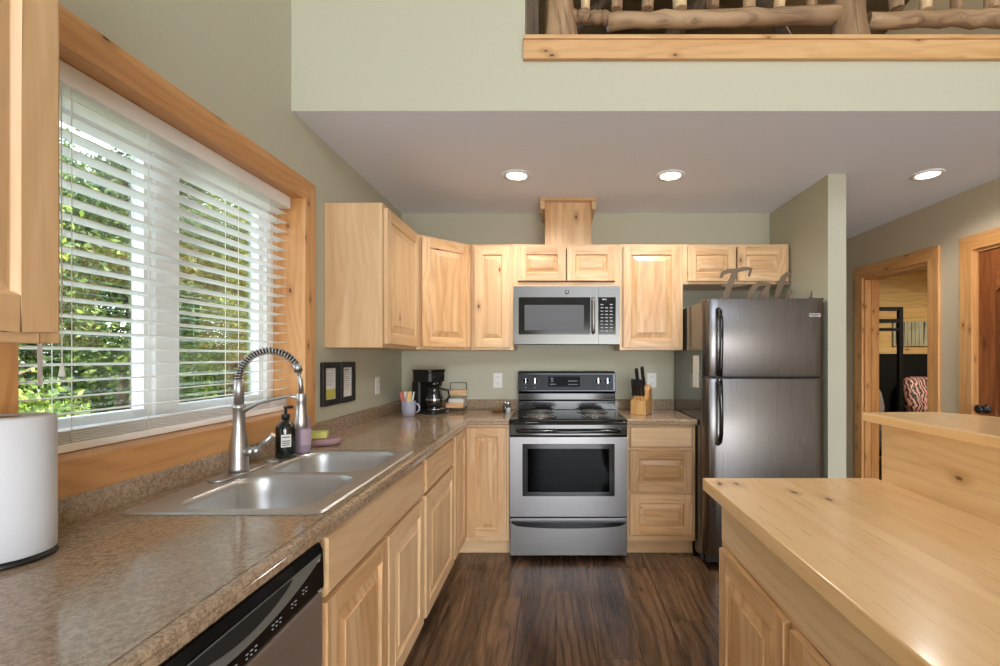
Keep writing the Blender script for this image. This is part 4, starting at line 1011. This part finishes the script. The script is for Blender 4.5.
# profile along local x; low step at the left front
m.M = Matrix.Identity(4)
kb = place(m, Mk @ Matrix.Rotation(R(90), 4, 'Z'))
e = one('knife_block', kb, wood('block_wood', (204, 160, 100), (190, 142, 84), (150, 100, 56), knots=0, streak=.3, rough=.4), 'light wooden knife block on the counter right of the stove', 'knife block', (kx, ky, CT), bevel=.002)
Mk2 = Mk @ Matrix.Rotation(R(90), 4, 'Z')
kn = [(-.055, -.035, .102, .10, 'steak'), (-.055, -.012, .102, .10, ''), (-.055, .012, .102, .10, ''), (-.055, .036, .102, .10, ''), (.03, -.03, .193, .11, ''), (.032, .012, .194, .12, '')]
kl = ['black handled steak knife, leftmost in the low front of the block', 'black handled steak knife, second from left in the low front slots', 'black handled steak knife, third from left in the low front slots', 'black handled steak knife, right end of the low front slots', 'large black handled knife in the upper left slot of the block', 'large black handled knife in the upper right slot of the block']
for i, (lx, ly, lz, L, _) in enumerate(kn):
    k = Mk2 @ T(lx, -ly, lz) @ Matrix.Rotation(R(-14 if i < 4 else -22), 4, 'Y')
    kt = thing('kitchen_knife', kl[i], 'knife', tuple(k.translation), 'knives in the block')
    b0 = -.02; sc = 1.5 if i < 4 else 1.8; L *= 1.2
    place(MB().box(-.006, .006, -.001, .001, b0, .035 if i < 4 else .012, 0, 2), k).build('blade', M_CHR, kt)
    h = MB(); z_ = .035 if i < 4 else .012
    h.prism([(-.008*sc, z_), (.008*sc, z_), (.009*sc, z_+.03), (.007*sc, z_+.06), (.011*sc, z_+L-.01), (.006*sc, z_+L), (-.008*sc, z_+L), (-.010*sc, z_+L-.03), (-.008*sc, z_+.03)], 1, -.0085, .0085)
    place(h, k).build('handle', M_BLKM, kt, bevel=.002)

# ------------------------------------------------------------------ loft railing
def logp(a, b, n=10, wob=.008, seed=0):
    rg = random.Random(seed); A = Vector(a); Bv = Vector(b)
    return [tuple(A.lerp(Bv, i/n)+Vector((rg.uniform(-wob, wob), rg.uniform(-wob, wob), rg.uniform(-wob, wob)))) for i in range(n+1)]
LYR = 2.235; SC = 462/LYR
def lx(px): return (px-556)/SC
def lz(py): return EYE+(357-py)/SC
e = thing('log_railing', 'peeled log railing along the edge of the upstairs loft', 'railing', (1.0, LYR, 2.787))
def gnarl(m, x, z0, z1, r, seed, flare=1.25):
    rg = random.Random(seed); n = 16; rings = []; K = 14; ph = [rg.uniform(0, 6) for _ in range(4)]
    for i in range(K+1):
        t = i/K; z = z0+(z1-z0)*t; f = 1+(flare-1)*max(0, 1-t*3)**2
        rings.append([(x+.02*math.sin(3*t+ph[0])+r*f*(1+.16*math.sin(2*a+ph[1]+3*t)+.10*math.sin(5*a+ph[2]-6*t)+rg.uniform(-.04, .04))*math.cos(a), LYR+r*f*.8*(1+.12*math.sin(3*a+ph[3]+4*t))*math.sin(a), z) for a in [2*PI*j/n for j in range(n)]])
    m.ringstack(rings, 0, 2)
m = MB(); gnarl(m, lx(556), 2.7875, 3.75, .072, 3); m.build('post', M_LOG, e)
m = MB(); gnarl(m, lx(853), 2.7875, 3.75, .078, 5); m.build('post', M_LOG, e)
rg = random.Random(4)
def rail(xa, xb, za, zb_, r0, r1, seed):
    q = random.Random(seed); n = 16; P = logp((xa, LYR, za), (xb, LYR, zb_), n, .006, seed)
    return MB().tube(P, [r0+(r1-r0)*i/n+q.uniform(-.003, .003) for i in range(n+1)], 14, grain=0)
rail(lx(572), lx(609), lz(16), lz(18), .029, .031, 1).build('bottom_rail', M_LOG, e)
rail(lx(606), lx(838), lz(21), lz(15), .036, .041, 2).build('bottom_rail', M_LOG, e)
rail(lx(868), lx(1040), lz(20), lz(18), .036, .040, 3).build('bottom_rail', M_LOG, e)
for i, (pa, pb) in enumerate(((581, 590), (612, 623), (642, 654), (673, 687), (707, 719), (743, 755), (774, 785), (806, 816), (890, 903), (921, 932), (952, 962), (985, 998))):
    xc = lx((pa+pb)/2); r = (pb-pa)/SC/2
    MB().tube(logp((xc, LYR, lz(10)), (xc+rg.uniform(-.02, .02), LYR, 3.62), 8, .004, i+30), [r]*3+[r*.95]*3+[r*.9]*3, 12, grain=2).build('baluster', M_LOG if i % 3 else M_PINEB, e)
rail(lx(556), lx(853), 3.66, 3.66, .05, .05, 7).build('top_rail', M_LOG, e)
rail(lx(853), lx(1040), 3.66, 3.66, .05, .05, 8).build('top_rail', M_LOG, e)
# roof brace timbers seen behind the rail
m = MB(); m.tube([(.35, 3.2, 3.0), (1.35, 3.2, 4.2)], .05, 4); m.tube([(1.9, 3.2, 3.0), (1.2, 3.2, 4.2)], .05, 4); m.tube([(-.1, 3.0, 3.2), (.9, 3.0, 4.25)], .035, 4)
o = struct(m.build('trim_9', M_LOGD))
m = B(.47, 1.2, 3.9, 3.95, 2.768, 4.05, grain=2); struct(m.build('trim_10', plain('dark_stained_panel', (40, 30, 24), .5)))
e = thing('loft_lamp', 'small round lit lamp on the loft ceiling behind the railing', 'lamp', (1.75, 2.9, 4.30))
Zc = 4.55-(2.9-2.25)*(.85/2.95)
MB().lathe([(.05, Zc-.005), (.05, Zc-.03)], (2.255, 2.9, 0), 16).build('base', M_WHT, e)
MB().sphere((2.255, 2.9, Zc-.07), .045).build('bulb', M_LAMP, e)
lamp('loft_lamp_glow', 'POINT', (2.0, 3.4, 3.9), (0, 0, -1), 4, (1, .82, .6), shadow_soft_size=.08)

# ------------------------------------------------------------------ bedroom things
by = 5.3; bs = 462/by
def bx_(p): return (p-556)/bs
def bz_(p): return EYE+(357-p)/bs
e = thing('bunk_bed', 'black metal bunk bed seen through the open doorway', 'bed', (4.2, by, 0))
M_BED = plain('matt_black_bed_metal', (14, 14, 14), .7, spec=.15); q = .022
for xx in (3.22, bx_(900)): B(xx-q, xx+q, by-q, by+q, .001, bz_(307)).build('post', M_BED, e)
B(5.1, 5.14, by-q, by+q, .001, 1.36).build('post', M_BED, e)
for za, zb in ((311, 307), (323, 319), (331, 328)): B(3.24, bx_(900)-q, by-.015, by+.015, bz_(za), bz_(zb)).build('rail', M_BED, e)
B(3.22, 5.12, by+.55, by+.58, .4, 1.36).build('headboard', M_BED, e)
m = MB(); m.box(3.22, 5.12, 4.75, by+.54, .30, .36); m.box(3.24, 3.28, 4.78, 4.82, .001, .3); m.box(5.06, 5.10, 4.78, 4.82, .001, .3); m.build('side_rail', M_BED, e)
B(3.26, 5.08, 4.78, by+.52, .361, .56).build('mattress', plain('dark_bedding', (60, 54, 54), .9, noise=.3, nscale=14), e, bevel=.03)
t = NT('zebra_print'); tc = t.n('ShaderNodeTexCoord').outputs['Object']; wv = t.n('ShaderNodeTexWave'); wv.inputs['Scale'].default_value = 9; wv.inputs['Distortion'].default_value = 14; wv.inputs['Detail'].default_value = 3
t.l(tc, wv.inputs['Vector']); t.l(t.mix(t.ss(wv.outputs['Fac'], .45, .6), s2l((40, 26, 26)), s2l((196, 150, 142))), t.b.inputs['Base Color'])
M_ZEB = t.m
def pillow(c, sx, sy, sz, rx, mat, lb, nm='pillow'):
    m = MB(); rings = []; n = 28; K = 10
    for i in range(K+1):
        tt = i/K; ph = PI*(tt-.5); r = max(math.cos(ph), .001)**.45; rings.append([(sx*r*math.copysign(abs(math.cos(a))**.5, math.cos(a)), sy*math.sin(ph), sz*r*math.copysign(abs(math.sin(a))**.5, math.sin(a))) for a in [2*PI*j/n for j in range(n)]])
    m.ringstack(rings, 0, 0); place(m, T(*c) @ Matrix.Rotation(rx, 4, 'X'))
    return one(nm, m, mat, lb, 'pillow', (c[0], c[1], c[2]-sz))
pillow((4.47, 5.66, .84), .21, .10, .245, R(-18), M_ZEB, 'patterned brown and white pillow on the bunk bed')
pillow((3.86, 5.68, .78), .15, .07, .18, R(-18), plain('grey_pillow', (120, 112, 108), .9, noise=.2, nscale=9), 'grey pillow on the bunk bed behind its black post')
pw = thing('canvas_picture', 'grey canvas picture of bare birch trees on the plank wall', 'picture', (4.62, 5.98, 1.46))
b6 = 462/5.98
cx0, cx1, cz0, cz1 = (893-556)/b6, (936-556)/b6, EYE-(345-357)/b6*-1 if False else EYE+(357-346)/b6, EYE+(357-321)/b6
B(cx0, cx1, 5.97, 5.999, cz0, cz1).build('canvas', plain('canvas_grey_green', (158, 160, 138), .9, noise=.2, nscale=6), pw)
m = MB(); q = random.Random(2)
for k in range(11):
    xx = cx0+.02+(cx1-cx0-.04)*k/10+q.uniform(-.01, .01); m.prism([(xx, cz0+.01), (xx+.007, cz0+.01), (xx+.005+q.uniform(-.02, .02), cz1-.01), (xx+.001, cz1-.01)], 1, 5.968, 5.9705)
m.build('painted_trunks', plain('dark_paint', (52, 48, 42), .9), pw)
